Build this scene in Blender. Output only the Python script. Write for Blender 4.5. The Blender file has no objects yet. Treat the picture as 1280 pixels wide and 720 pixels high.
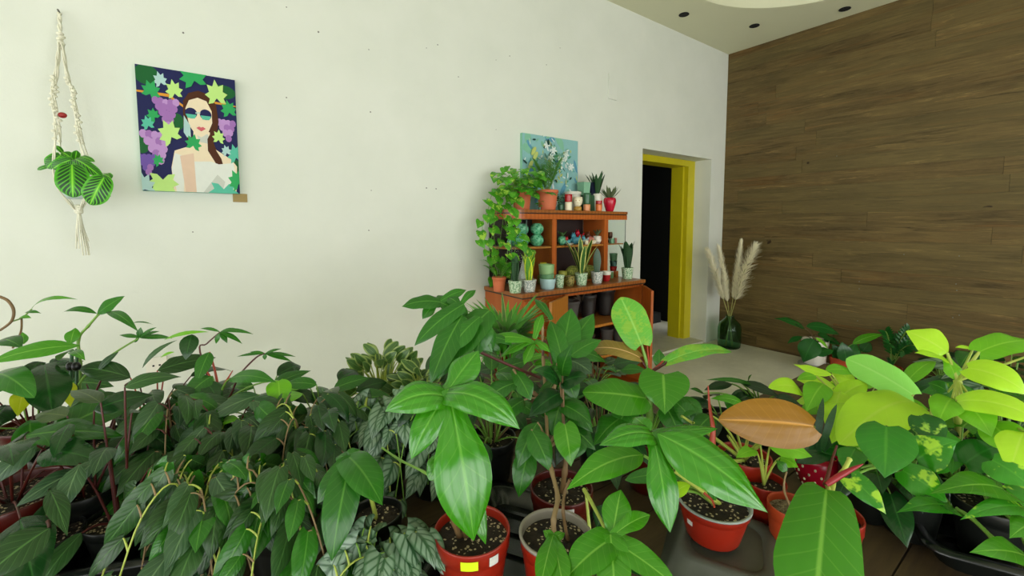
import bpy, math, random
from mathutils import Vector, Matrix
R = random.Random(7)
V = Vector
sc = bpy.context.scene
COL = sc.collection
PI = math.pi

# ------------------------------------------------------------------ camera
FPX, CX, CY = 537.5, 640.0, 319.0
CAM = V((0, 0, 1.40))
YAW, PITCH = math.radians(35.9), math.atan(0.0735)
FH = V((math.sin(YAW), math.cos(YAW), 0)); RT = V((math.cos(YAW), -math.sin(YAW), 0)); ZU = V((0, 0, 1))
FW = FH * math.cos(PITCH) - ZU * math.sin(PITCH)
UP = FH * math.sin(PITCH) + ZU * math.cos(PITCH)

def ray(px, py):
    return FW + RT * ((px - CX) / FPX) - UP * ((py - CY) / FPX)
def P(px, py, d):
    return CAM + ray(px, py) * d
def on(px, py, axis, val):
    r = ray(px, py)
    return CAM + r * ((val - CAM[axis]) / r[axis])
def depth(p):
    return (p - CAM).dot(FW)

cd = bpy.data.cameras.new('camera'); cam = bpy.data.objects.new('camera', cd); COL.objects.link(cam)
cam.matrix_world = Matrix((RT.to_4d(), UP.to_4d(), (-FW).to_4d(), (0, 0, 0, 1))).transposed()
cam.matrix_world = Matrix.Translation(CAM) @ Matrix(((RT.x, UP.x, -FW.x), (RT.y, UP.y, -FW.y), (RT.z, UP.z, -FW.z))).to_4x4()
cd.sensor_width = 36; cd.sensor_fit = 'HORIZONTAL'; cd.lens = 36 * FPX / 1280
cd.shift_y = (CY - 360) / 1280.0      # lens axis sits above the middle of the frame
cd.clip_start = 0.02
sc.camera = cam

# ------------------------------------------------------------------ materials
def lin(c):
    if isinstance(c, str):
        c = tuple(int(c[i:i+2], 16) for i in (0, 2, 4))
    return tuple(((x/255)/12.92 if x/255 <= .04045 else ((x/255+.055)/1.055)**2.4) for x in c) + (1,)

class NT:
    def __init__(s, name):
        s.m = bpy.data.materials.new(name); s.m.use_nodes = True
        s.t = s.m.node_tree; s.t.nodes.clear()
        s.out = s.n('ShaderNodeOutputMaterial'); s.b = s.n('ShaderNodeBsdfPrincipled')
        s.l(s.b.outputs[0], s.out.inputs[0])
    def n(s, t, **k):
        x = s.t.nodes.new(t)
        for a, b in k.items(): setattr(x, a, b)
        return x
    def l(s, a, b): s.t.links.new(a, b)
    def inp(s, sock, v):
        if hasattr(v, 'is_linked') or isinstance(v, bpy.types.NodeSocket): s.l(v, sock)
        else: sock.default_value = v
    def math(s, op, a, b=0.0, c=0.0, clamp=False):
        x = s.n('ShaderNodeMath', operation=op, use_clamp=clamp)
        s.inp(x.inputs[0], a); s.inp(x.inputs[1], b); s.inp(x.inputs[2], c)
        return x.outputs[0]
    def mix(s, f, a, b, bt='MIX'):
        x = s.n('ShaderNodeMix', data_type='RGBA', blend_type=bt)
        s.inp(x.inputs[0], f); s.inp(x.inputs[6], a); s.inp(x.inputs[7], b)
        return x.outputs[2]
    def ramp(s, f, a, b, c0=(0,0,0,1), c1=(1,1,1,1)):
        x = s.n('ShaderNodeValToRGB'); e = x.color_ramp.elements
        e[0].position = a; e[1].position = b; e[0].color = c0; e[1].color = c1
        s.inp(x.inputs[0], f); return x.outputs[0]
    def noise(s, scale, detail=3, rough=.55, vec=None, dim='3D'):
        x = s.n('ShaderNodeTexNoise', noise_dimensions=dim); x.inputs['Scale'].default_value = scale
        x.inputs['Detail'].default_value = detail; x.inputs['Roughness'].default_value = rough
        if vec is not None: s.l(vec, x.inputs['Vector'])
        return x.outputs[0]
    def coord(s, scale=(1,1,1), which='Object', loc=(0,0,0)):
        c = s.n('ShaderNodeTexCoord'); m = s.n('ShaderNodeMapping')
        m.inputs['Scale'].default_value = scale; m.inputs['Location'].default_value = loc
        s.l(c.outputs[which], m.inputs[0]); return m.outputs[0]
    def bump(s, h, strength=.3, dist=.01):
        b = s.n('ShaderNodeBump'); b.inputs['Strength'].default_value = strength; b.inputs['Distance'].default_value = dist
        s.l(h, b.inputs['Height']); s.l(b.outputs[0], s.b.inputs['Normal']); return b
    def set(s, col=None, rough=None, metal=None, spec=None, **k):
        if col is not None: s.inp(s.b.inputs['Base Color'], col)
        if rough is not None: s.inp(s.b.inputs['Roughness'], rough)
        if metal is not None: s.b.inputs['Metallic'].default_value = metal
        if spec is not None: s.b.inputs['Specular IOR Level'].default_value = spec
        return s

def plain(name, col, rough=.5, metal=0, spec=.5, var=.12, scale=25, bump=0):
    m = NT(name); c = lin(col)
    d = tuple(x*(1-var) for x in c[:3]) + (1,); e = tuple(min(1, x*(1+var)) for x in c[:3]) + (1,)
    co = m.coord()
    n = m.noise(scale, 3, .6, co)
    m.set(m.mix(n, d, e), rough, metal, spec)
    if bump: m.bump(n, bump, .004)
    return m.m

def leaf_mat(name, c1, c2, vein, rough=.35, nv=9, slope=2.2, vamt=.5, mid=.75, trans=.25, under=None,
             blotch=None, blotch_amt=.5, blotch_scale=9, band=None, bandw=.5, silver=None, edge=None, bump=.35, midw=.05, spec=.5, coat=0, pleat=.05):
    m = NT(name)
    uv = m.n('ShaderNodeUVMap'); uv.uv_map = 'UVMap'
    sp = m.n('ShaderNodeSeparateXYZ'); m.l(uv.outputs[0], sp.inputs[0])
    s = m.math('SUBTRACT', m.math('MULTIPLY', sp.outputs[0], 2.0), 1.0)
    a = m.math('ABSOLUTE', s)
    v = sp.outputs[1]
    at = m.n('ShaderNodeAttribute', attribute_name='rnd')
    rn = at.outputs['Fac']
    co = m.coord()
    nz = m.noise(14, 3, .6, co)
    base = m.mix(m.math('ADD', m.math('MULTIPLY', rn, .75), m.math('MULTIPLY', nz, .3), clamp=True), lin(c1), lin(c2))
    ph = m.math('SUBTRACT', m.math('MULTIPLY', v, nv), m.math('MULTIPLY', m.math('POWER', a, .8), slope))
    fr = m.math('FRACT', m.math('ADD', ph, 20.0))
    tri = m.math('ABSOLUTE', m.math('SUBTRACT', fr, .5))          # 0 mid-cell .. .5 on vein
    vn = m.math('MULTIPLY', m.ramp(tri, .43, .5), vamt*.7)
    midr = m.math('MULTIPLY', m.math('SUBTRACT', 1.0, m.ramp(a, midw*.5, midw*1.6)), mid)
    if blotch is not None:
        bn = m.noise(blotch_scale, 4, .65, m.coord((1,1,1)), '3D')
        bs = m.noise(blotch_scale*6, 2, .6, co)
        f = m.ramp(m.math('ADD', m.math('MULTIPLY', bn, .75), m.math('MULTIPLY', bs, .25)), .62-.25*blotch_amt, .66-.25*blotch_amt)
        base = m.mix(f, base, lin(blotch))
    if silver is not None:
        f = m.math('MULTIPLY', m.math('SUBTRACT', 1.0, m.ramp(tri, .26, .46)), m.math('SUBTRACT', 1.0, m.ramp(a, .75, 1.0)))
        f = m.math('MULTIPLY', f, m.ramp(a, .08, .22))
        base = m.mix(m.math('MULTIPLY', f, m.math('ADD', m.math('MULTIPLY', nz, .6), .45, clamp=True)), base, lin(silver))
    if band is not None:
        f = m.math('MULTIPLY', m.math('SUBTRACT', 1.0, m.ramp(tri, .26, .40)), m.math('SUBTRACT', 1.0, m.ramp(a, bandw, bandw+.15)))
        f = m.math('MULTIPLY', f, m.ramp(a, .08, .2))
        base = m.mix(f, base, lin(band))
    if edge is not None:
        f = m.ramp(m.math('ADD', a, m.math('MULTIPLY', m.noise(30, 3, .6, co), .5)), .85, 1.02)
        base = m.mix(f, base, lin(edge))
    base = m.mix(vn, base, lin(vein))
    base = m.mix(midr, base, lin(vein))
    geo = m.n('ShaderNodeNewGeometry')
    if under is None:
        und = m.mix(.35, base, (.25, .42, .16, 1))
    elif under == 'same': und = base
    else: und = lin(under)
    col = m.mix(geo.outputs['Backfacing'], base, und)
    m.set(col, m.math('ADD', m.math('MULTIPLY', geo.outputs['Backfacing'], .2), rough), 0, spec)
    if coat: m.b.inputs['Coat Weight'].default_value = coat; m.b.inputs['Coat Roughness'].default_value = .15
    h = m.math('SUBTRACT', m.math('MULTIPLY', tri, -1.0), m.math('MULTIPLY', midr, .6))
    bmp = m.bump(m.math('ADD', h, m.math('MULTIPLY', nz, .35)), bump*.45, .0016)
    pl = m.n('ShaderNodeBump'); pl.inputs['Strength'].default_value = pleat; pl.inputs['Distance'].default_value = .006
    m.l(m.math('SINE', m.math('MULTIPLY', m.math('SUBTRACT', a, m.math('MULTIPLY', v, .12)), 12.0)), pl.inputs['Height'])
    m.l(pl.outputs[0], bmp.inputs['Normal'])
    tr = m.n('ShaderNodeBsdfTranslucent'); m.l(m.mix(1.0, col, (.95, 1.0, .55, 1), 'MULTIPLY'), tr.inputs[0])
    mx = m.n('ShaderNodeMixShader'); mx.inputs[0].default_value = trans
    m.l(m.b.outputs[0], mx.inputs[1]); m.l(tr.outputs[0], mx.inputs[2]); m.l(mx.outputs[0], m.out.inputs[0])
    return m.m

M = {}
M['leaf_glossy'] = leaf_mat('leaf_glossy', '2c7c0c', '3c8c10', '7cc048', .20, 8, 1.6, .30, .45, .22, coat=.6, bump=.25, pleat=.22)
M['leaf_mid'] = leaf_mat('leaf_mid', '1c5414', '30741c', '62a03c', .26, 9, 2, .3, .6, .22)
M['leaf_dark'] = leaf_mat('leaf_dark', '0c2f10', '184818', '34702c', .26, 9, 2, .25, .45, .15)
M['leaf_deep'] = leaf_mat('leaf_deep', '08260c', '103a12', '24582a', .28, 9, 2, .25, .45, .12)
M['leaf_velvet'] = leaf_mat('leaf_velvet', '173612', '2f5626', '5c8a46', .34, 6, 2.4, .45, .5, .12, spec=.38, bump=.8)
M['leaf_grey'] = leaf_mat('leaf_grey', '26442a', '3c5e38', '7c9c6c', .34, 6, 2.4, .45, .5, .12, under='5c6a48', spec=.42, bump=.8)
M['leaf_redgreen'] = leaf_mat('leaf_redgreen', '203a18', '3a5024', '687844', .3, 8, 2, .35, .6, .15, under='5a3020')
M['leaf_bronze'] = leaf_mat('leaf_bronze', '8c6010', '986c18', 'cc9440', .36, 9, 1.5, .25, .8, .25, under='9a5a2a')
M['leaf_copper'] = leaf_mat('leaf_copper', 'a88636', '8c7a38', 'f0c490', .35, 9, 1.5, .2, .8, .25, under='b0703a')
M['leaf_mottled'] = leaf_mat('leaf_mottled', '5aa838', '6cb840', 'a0d870', .35, 10, 1.6, .35, .6, .3, blotch='84b83c', blotch_amt=.45, blotch_scale=34)
M['leaf_bright'] = leaf_mat('leaf_bright', '3a8412', '4c981c', '84c048', .26, 8, 1.5, .3, .7, .28, coat=.15)
M['leaf_lime'] = leaf_mat('leaf_lime', 'a4dc1c', 'bcec38', 'd0f068', .33, 8, 1.8, .2, .4, .33, bump=.25)
M['leaf_limegreen'] = leaf_mat('leaf_limegreen', '62b018', '80c828', 'a8e050', .33, 8, 1.8, .2, .45, .3, bump=.3)
M['leaf_mint'] = leaf_mat('leaf_mint', '86d850', '9ae868', 'c0f490', .36, 8, 1.8, .2, .5, .3, bump=.25)
M['leaf_pothos'] = leaf_mat('leaf_pothos', '247814', '3a901c', '60b034', .22, 7, 1.8, .2, .35, .22, blotch='a6d838', blotch_amt=.14, blotch_scale=14, coat=.25)
M['leaf_pothos_light'] = leaf_mat('leaf_pothos_light', '3c8c1c', '5cae2c', '80c048', .26, 7, 1.8, .2, .35, .28, blotch='b0d850', blotch_amt=.3, blotch_scale=20)
M['leaf_pothos_dark'] = leaf_mat('leaf_pothos_dark', '145014', '20641a', '3c8430', .24, 7, 1.8, .2, .35, .2, blotch='9cc848', blotch_amt=.15, blotch_scale=14)
M['leaf_silver'] = leaf_mat('leaf_silver', '2a5030', '3a623c', '2c5430', .30, 5, 1.8, .4, .4, .1, silver='86a088', spec=.6, bump=.7)
M['leaf_varieg'] = leaf_mat('leaf_varieg', '3a5f2c', '52783c', '88a860', .3, 7, 2, .25, .4, .2, edge='98ae64')
M['leaf_maranta'] = leaf_mat('leaf_maranta', '44a018', '58b424', '8cd838', .35, 8, 3.0, .35, 1.0, .2, band='0c4414', bandw=.76, bump=.3, midw=.045)
M['leaf_snake'] = leaf_mat('leaf_snake', '183f1c', '224f24', '3c7438', .35, 11, .4, .5, .05, .08, under='same', bump=.15)
M['leaf_snake_edge'] = leaf_mat('leaf_snake_edge', '2c5820', '386828', '4c7c34', .35, 11, .4, .3, .05, .1, under='same', edge='e0e080', bump=.15)
M['leaf_snake_gold'] = leaf_mat('leaf_snake_gold', '3f8c2c', '5ca030', 'c8d830', .35, 11, .4, .3, .3, .1, edge='d8e030', bump=.15, under='same')
M['leaf_yellow'] = leaf_mat('leaf_yellow', 'b8c818', 'd2da2a', 'e0e060', .4, 8, 2, .2, .4, .3)
M['leaf_fine'] = leaf_mat('leaf_fine', '3c8c24', '5cae30', '80c050', .4, 5, 1, .15, .3, .25)
M['leaf_lily'] = leaf_mat('leaf_lily', '164f1c', '206624', '3a8438', .25, 9, 2, .25, .45, .15)

M['stem_green'] = plain('stem_green', '6f9a3a', .45)
M['stem_lime'] = plain('stem_lime', 'a8b850', .45)
M['stem_red'] = plain('stem_red', '4c1810', .4)
M['stem_redbright'] = plain('stem_redbright', 'a03a24', .4)
M['stem_brown'] = plain('stem_brown', '6a5230', .6, var=.3, scale=60, bump=.3)
M['stem_darkred'] = plain('stem_darkred', '4a1c18', .45)
M['stem_pale'] = plain('stem_pale', '86704c', .55)
M['spathe_red'] = plain('spathe_red', '861420', .35)
M['pot_red'] = plain('pot_red', '8e200e', .32, var=.06)
M['pot_darkred'] = plain('pot_darkred', '4c1008', .3, var=.06)
M['pot_terra'] = plain('pot_terra', 'c86a42', .65, var=.1, bump=.1)
M['pot_orange'] = plain('pot_orange', 'a83e18', .5, var=.06)
M['pot_black'] = plain('pot_black', '101310', .35, var=.1)
M['pot_clear'] = plain('pot_clear', '8a8478', .25, var=.15)
M['pot_rimgrey'] = plain('pot_rimgrey', '8e9690', .3)
M['tray_dusty'] = plain('tray_dusty', '484b42', .4, var=.35, scale=18)
M['tray_black'] = plain('tray_black', '121614', .22, var=.1)
M['sticker_yellow'] = plain('sticker_yellow', 'd2ee18', .5, var=.02)
M['sticker_white'] = plain('sticker_white', 'c8c8c0', .5, var=.25, scale=140)
M['white_cer'] = plain('white_ceramic', 'e2dfd2', .25, var=.03)
M['plastic_black'] = plain('plastic_black', '0b0b0c', .35)
M['stake'] = plain('stake_green', '1c4a24', .5)

def soil_mat():
    m = NT('soil'); co = m.coord()
    n = m.noise(60, 5, .7, co)
    base = m.mix(m.ramp(n, .35, .65), lin('0c0806'), lin('2c2014'))
    v = m.n('ShaderNodeTexVoronoi'); v.inputs['Scale'].default_value = 190; m.l(co, v.inputs[0])
    sp = m.n('ShaderNodeSeparateColor'); m.l(v.outputs['Color'], sp.inputs[0])
    f = m.math('MULTIPLY', m.math('GREATER_THAN', sp.outputs[0], .70), m.math('LESS_THAN', v.outputs['Distance'], .45))
    col = m.mix(f, base, lin('b8a888'))
    m.set(col, .9); m.bump(m.math('ADD', n, m.math('MULTIPLY', f, .6)), .8, .006); return m.m
M['soil'] = soil_mat()
def palesoil():
    m = NT('pale_soil'); co = m.coord(); n = m.noise(90, 4, .8, co)
    m.set(m.mix(m.ramp(n, .4, .62), lin('3a2c1e'), lin('a0927a')), .9); m.bump(n, .8, .006); return m.m
M['soil_pale'] = palesoil()

# ------------------------------------------------------------------ mesh builder
class MB:
    def __init__(s): s.v, s.f, s.mi, s.uv, s.rn, s.sm = [], [], [], [], [], []
    def grid(s, rows, mi=0, uvs=None, rnd=0.5, smooth=True, closed=False):
        o = len(s.v); nr, nc = len(rows), len(rows[0])
        for i, r in enumerate(rows):
            for j, p in enumerate(r):
                s.v.append(tuple(p)); s.rn.append(rnd)
                s.uv.append(uvs[i][j] if uvs else (j/max(1, nc-1), i/max(1, nr-1)))
        for i in range(nr-1):
            for j in range(nc-1 if not closed else nc):
                k = (j+1) % nc
                s.f.append((o+i*nc+j, o+i*nc+k, o+(i+1)*nc+k, o+(i+1)*nc+j)); s.mi.append(mi); s.sm.append(smooth)
    def poly(s, pts, mi=0, smooth=False, rnd=.5):
        o = len(s.v)
        for p in pts: s.v.append(tuple(p)); s.uv.append((p[0], p[1])); s.rn.append(rnd)
        s.f.append(tuple(range(o, o+len(pts)))); s.mi.append(mi); s.sm.append(smooth)
    def box(s, lo, hi, mi=0, bev=0.0):
        x0, y0, z0 = lo; x1, y1, z1 = hi
        c = [V((x, y, z)) for z in (z0, z1) for y in (y0, y1) for x in (x0, x1)]
        s.hexa(c, mi)
    def hexa(s, c, mi=0):
        # corners ordered x fastest, then y, then z
        for q in ((0,2,3,1), (4,5,7,6), (0,1,5,4), (2,6,7,3), (0,4,6,2), (1,3,7,5)):
            s.poly([c[i] for i in q], mi)
    def slab(s, pts, z0, z1, mi=0):
        n = len(pts)
        s.poly([(p[0], p[1], z1) for p in pts], mi); s.poly([(p[0], p[1], z0) for p in reversed(pts)], mi)
        for i in range(n):
            a, b = pts[i], pts[(i+1) % n]
            s.poly([(a[0], a[1], z0), (b[0], b[1], z0), (b[0], b[1], z1), (a[0], a[1], z1)], mi)
    def tube(s, pts, rad, mi=0, n=7, caps=True, rnd=.5):
        pts = [V(p) for p in pts]
        if not hasattr(rad, '__len__'): rad = [rad]*len(pts)
        rows = []; up = None
        for i, p in enumerate(pts):
            t = (pts[min(i+1, len(pts)-1)] - pts[max(i-1, 0)])
            if t.length < 1e-9: t = V((0, 0, 1))
            t.normalize()
            if up is None: up = t.orthogonal().normalized()
            up = (up - t*up.dot(t))
            if up.length < 1e-6: up = t.orthogonal()
            up.normalize(); w = t.cross(up)
            rows.append([p + (up*math.cos(2*PI*k/n) + w*math.sin(2*PI*k/n))*rad[i] for k in range(n)])
        s.grid(rows, mi, closed=True, rnd=rnd)
        if caps: s.poly(list(reversed(rows[0])), mi); s.poly(rows[-1], mi)
    def lathe(s, c, prof, mi=0, n=28, axis=None, sq=None):
        # prof: [(r, z)] from c upward
        rows = [[V((c[0] + r*math.cos(2*PI*k/n), c[1] + r*math.sin(2*PI*k/n), c[2] + z)) for k in range(n)] for r, z in prof]
        s.grid(rows, mi, closed=True)
    def disc(s, c, r, mi=0, n=28):
        s.poly([V((c[0] + r*math.cos(2*PI*k/n), c[1] + r*math.sin(2*PI*k/n), c[2])) for k in range(n)], mi)
    def ball(s, c, r, mi=0, n=12, sx=1, sy=1, sz=1):
        c = V(c)
        rows = [[c + V((r*sx*math.sin(PI*i/n)*math.cos(2*PI*j/(2*n)), r*sy*math.sin(PI*i/n)*math.sin(2*PI*j/(2*n)), -r*sz*math.cos(PI*i/n)))
                 for j in range(2*n)] for i in range(n+1)]
        s.grid(rows, mi, closed=True)
    def build(s, name, mats, parent=None, origin=None):
        if not isinstance(mats, (list, tuple)): mats = [mats]
        if parent is not None:
            r = parent
            while r.parent is not None: r = r.parent
            o = V(r.location)
        else: o = V(origin) if origin is not None else V((0, 0, 0))
        me = bpy.data.meshes.new(name)
        me.from_pydata([(a[0]-o.x, a[1]-o.y, a[2]-o.z) for a in s.v], [], s.f)
        for m in mats: me.materials.append(M[m] if isinstance(m, str) else m)
        me.polygons.foreach_set('material_index', s.mi); me.polygons.foreach_set('use_smooth', s.sm)
        u = me.uv_layers.new(name='UVMap'); idx = [0]*len(me.loops); me.loops.foreach_get('vertex_index', idx)
        fl = []
        for i in idx: fl += s.uv[i]
        u.data.foreach_set('uv', fl)
        at = me.attributes.new('rnd', 'FLOAT', 'POINT'); at.data.foreach_set('value', s.rn)
        me.update(); me.validate()
        ob = bpy.data.objects.new(name, me); COL.objects.link(ob)
        if parent is not None: ob.parent = parent
        else: ob.location = o
        return ob

def thing(name, label, cat, loc, group=None):
    o = bpy.data.objects.new(name, None); COL.objects.link(o); o.location = V(loc)
    o.empty_display_size = .05
    o['label'] = label; o['category'] = cat
    if group: o['group'] = group
    return o
def tag(o, label, cat, group=None):
    o['label'] = label; o['category'] = cat
    if group: o['group'] = group
    return o
def struct(name, mb, mats, origin=None):
    o = mb.build(name, mats, None, origin); o['kind'] = 'structure'; return o

def bez(a, b, c, n=8):
    return [a*(1-t)**2 + b*2*t*(1-t) + c*t*t for t in [i/n for i in range(n+1)]]
def smooth_path(pts, n=5):
    pts = [V(p) for p in pts]
    if len(pts) < 3: return [pts[0].lerp(pts[-1], i/n) for i in range(n+1)]
    out = []
    for i in range(len(pts)-1):
        p0 = pts[max(i-1, 0)]; p1 = pts[i]; p2 = pts[i+1]; p3 = pts[min(i+2, len(pts)-1)]
        for k in range(n):
            t = k/n
            out.append(.5*((2*p1) + (p2-p0)*t + (2*p0-5*p1+4*p2-p3)*t*t + (3*p1-p0-3*p2+p3)*t**3))
    out.append(pts[-1]); return out

PROF = {
 'heart': ([(0,.60),(.06,.84),(.15,.96),(.28,1),(.42,.92),(.6,.70),(.76,.42),(.88,.2),(.95,.07),(1,0)], .22),
 'ovate': ([(0,.05),(.06,.42),(.15,.74),(.28,.95),(.42,1),(.6,.86),(.75,.6),(.87,.32),(.95,.12),(1,0)], 0.0),
 'ovate_heart': ([(0,.4),(.06,.68),(.15,.86),(.28,.98),(.42,1),(.6,.84),(.75,.58),(.87,.3),(.95,.11),(1,0)], .10),
 'lance': ([(0,.06),(.08,.36),(.2,.72),(.35,.95),(.5,1),(.65,.82),(.8,.5),(.9,.25),(.96,.1),(1,0)], 0.0),
 'lobe': ([(0,.52),(.08,.54),(.2,.62),(.38,.84),(.54,1),(.68,.94),(.8,.70),(.9,.38),(.96,.14),(1,0)], -.04),
 'web': ([(0,.80),(.08,.86),(.2,.92),(.38,1),(.54,.98),(.68,.86),(.8,.62),(.9,.34),(.96,.13),(1,0)], -.08),
 'neck': ([(0,.62),(.1,.52),(.2,.50),(.32,.66),(.46,.92),(.58,1),(.70,.93),(.82,.68),(.91,.36),(.97,.13),(1,0)], -.05),
 'tongue': ([(0,.34),(.02,.50),(.05,.60),(.1,.67),(.18,.75),(.32,.85),(.5,.94),(.68,1),(.84,.8),(.94,.45),(1,0)], .05),
 'oblong': ([(0,.42),(.05,.62),(.14,.80),(.3,.95),(.5,1),(.7,.95),(.84,.74),(.93,.45),(.98,.2),(1,0)], .07),
 'round': ([(0,.3),(.05,.6),(.14,.84),(.3,1),(.48,1),(.66,.88),(.8,.66),(.91,.4),(.97,.2),(1,0)], .08),
 'strap': ([(0,.55),(.15,.75),(.35,.95),(.55,1),(.72,.88),(.86,.6),(.95,.28),(1,0)], 0.0),
 'blade': ([(0,.8),(.3,1),(.6,.8),(.85,.45),(1,0)], 0.0),
}
def interp(tab, t):
    for i in range(len(tab)-1):
        if t <= tab[i+1][0]:
            a, b = tab[i], tab[i+1]; h = b[0]-a[0]; k = (t-a[0])/h
            p = tab[max(i-1, 0)]; q = tab[min(i+2, len(tab)-1)]
            m0 = (b[1]-p[1])/(b[0]-p[0])*h if i > 0 else (b[1]-a[1]); m1 = (q[1]-a[1])/(q[0]-a[0])*h if i+2 < len(tab) else (b[1]-a[1])
            return max(0.0, (2*k**3-3*k*k+1)*a[1] + (k**3-2*k*k+k)*m0 + (-2*k**3+3*k*k)*b[1] + (k**3-k*k)*m1)
    return tab[-1][1]
TS = [0,.02,.05,.09,.14,.2,.27,.34,.42,.5,.58,.66,.73,.8,.86,.91,.95,.98,1]
SS = {7: (-1,-.7,-.35,0,.35,.7,1), 5: (-1,-.55,0,.55,1), 3: (-1,0,1), 9: (-1,-.8,-.55,-.27,0,.27,.55,.8,1)}
def leaf(mb, B, T, w, N=None, shape='ovate', arch=.12, fold=.18, curl=.12, mi=0, ns=7, nt=None, rip=None, twist=None, tipdroop=None):
    if rip is None: rip = R.uniform(.02, .09) if ns >= 7 else 0
    if twist is None: twist = R.uniform(-.35, .35) if ns >= 7 else 0
    if tipdroop is None: tipdroop = R.uniform(0, .08) if ns >= 7 else 0
    B, T = V(B), V(T); ax = T-B; L = ax.length
    if L < 1e-6: return
    ax.normalize()
    if N is None: N = (CAM-(B+T)/2).normalized()*.55 + V((0, 0, .6))
    N = (N - ax*N.dot(ax))
    if N.length < 1e-3: N = ax.orthogonal()
    N.normalize()
    tab, back = PROF[shape]
    if nt: ts = [i/nt for i in range(nt+1)]
    elif ns >= 7: ts = TS
    else: ts = [a for a, _ in tab]
    C = (B+T)/2 + N*arch*L*2
    T2 = T - N*tipdroop*L
    hw = w/2; ss = SS[ns]; rows, uvs = [], []; ph = R.random()*6
    for t in ts:
        p = B*(1-t)**2 + C*2*t*(1-t) + T2*t*t
        tg = ((C-B)*(1-t) + (T2-C)*t).normalized()
        n2 = (N - tg*N.dot(tg)).normalized()
        sd = tg.cross(n2)
        if twist:
            q = Matrix.Rotation(twist*t, 3, tg); n2 = q @ n2; sd = q @ sd
        wt = interp(tab, t)*hw
        row = []
        for s in ss:
            z = wt*(fold*abs(s) - curl*s*s*1.6) + rip*hw*math.sin(t*13+ph+s*1.5)*abs(s)**2*min(1, 4*(1-t))
            row.append(p + sd*(s*wt) + n2*z - tg*(back*L*abs(s)**1.6*(1-t)**5))
        rows.append(row); uvs.append([((s+1)/2, t) for s in ss])
    mb.grid(rows, mi, uvs, rnd=R.random())
def HL(mb, b, t, wpx, shape='ovate', mi=0, **k):
    """blade between two seen points, each (px, py, distance from the lens)"""
    B, T = P(*b), P(*t); w = wpx/FPX*(b[2]+t[2])/2
    leaf(mb, B, T, w, shape=shape, mi=mi, **k); return B, T
# ------------------------------------------------------------------ room
WY, WX, CZ = 2.70, 5.06, 3.36
XL, YB = -3.6, -3.4
def wall_mat():
    m = NT('white_plaster'); co = m.coord()
    n = m.noise(2.2, 4, .6, co); n2 = m.noise(90, 3, .6, co)
    c = m.mix(m.ramp(n, .3, .7), lin('d4d8cd'), lin('dbded4'))
    sc_ = m.noise(11, 5, .75, m.coord((1, 1, 2.5)))
    c = m.mix(m.math('MULTIPLY', m.ramp(sc_, .66, .74), .12), c, lin('a8aba0'))
    m.set(c, .75, 0, .3); m.bump(m.math('ADD', n2, m.math('MULTIPLY', n, 3)), .12, .004); return m.m
M['plaster'] = wall_mat()
M['ceiling'] = plain('ceiling_paint', 'd2d2b4', .8, var=.02, scale=3)
M['hole_black'] = plain('hole_black', '050505', .9)
M['nail'] = plain('nail_grey', '6a6a62', .6)
M['yellow_paint'] = plain('yellow_paint', 'c0b410', .45, var=.08, scale=8)
M['dark_room'] = plain('painted_darkness', '0c100e', .9)  # darkness of the room beyond is put into this near-black colour
def wood_mat():
    m = NT('stained_boards'); g = m.n('ShaderNodeTexCoord'); sp = m.n('ShaderNodeSeparateXYZ'); m.l(g.outputs['Object'], sp.inputs[0])
    at = m.n('ShaderNodeAttribute', attribute_name='rnd')
    cb = m.n('ShaderNodeCombineXYZ')
    m.l(m.math('MULTIPLY', at.outputs['Fac'], 37.0), cb.inputs[0])
    m.l(m.math('MULTIPLY', m.math('ADD', sp.outputs[1], m.math('MULTIPLY', at.outputs['Fac'], 9.0)), .55), cb.inputs[1])
    m.l(m.math('MULTIPLY', sp.outputs[2], 9.0), cb.inputs[2])
    n1 = m.noise(1.6, 5, .62, cb.outputs[0])
    cb2 = m.n('ShaderNodeCombineXYZ')
    m.l(m.math('MULTIPLY', at.outputs['Fac'], 11.0), cb2.inputs[0])
    m.l(m.math('MULTIPLY', sp.outputs[1], .5), cb2.inputs[1]); m.l(m.math('ADD', m.math('MULTIPLY', sp.outputs[2], 7.0), m.math('MULTIPLY', n1, 3.5)), cb2.inputs[2])
    n2 = m.noise(2.2, 6, .7, cb2.outputs[0])
    n3 = m.noise(1.3, 3, .5, g.outputs['Object'])
    cb3 = m.n('ShaderNodeCombineXYZ')
    m.l(m.math('MULTIPLY', at.outputs['Fac'], 23.0), cb3.inputs[0]); m.l(m.math('MULTIPLY', sp.outputs[1], 1.1), cb3.inputs[1]); m.l(m.math('ADD', m.math('MULTIPLY', sp.outputs[2], 34.0), m.math('MULTIPLY', n1, 8.0)), cb3.inputs[2])
    n4 = m.noise(1.4, 4, .7, cb3.outputs[0])
    f = m.math('ADD', m.math('MULTIPLY', n2, .6), m.math('ADD', m.math('MULTIPLY', n4, .28), m.math('MULTIPLY', n3, .12)))
    c = m.mix(m.ramp(f, .34, .64), lin('34280f'), lin('78643a'))
    c = m.mix(m.math('MULTIPLY', m.ramp(n1, .55, .72), .45), c, lin('7c5424'))
    c = m.mix(m.math('MULTIPLY', m.math('SUBTRACT', at.outputs['Fac'], .45), .7, clamp=True), c, lin('5c5430'))
    c = m.mix(m.math('MULTIPLY', m.ramp(n4, .62, .74), .4), c, lin('a88a56'))
    k = m.noise(9, 2, .5, m.coord((1, .7, 1)))
    c = m.mix(m.ramp(k, .76, .79), c, lin('2a1c0e'))
    n2 = n4
    m.set(c, .6, 0, .3); m.bump(n2, .2, .003); return m.m
M['boards'] = wood_mat()
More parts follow.
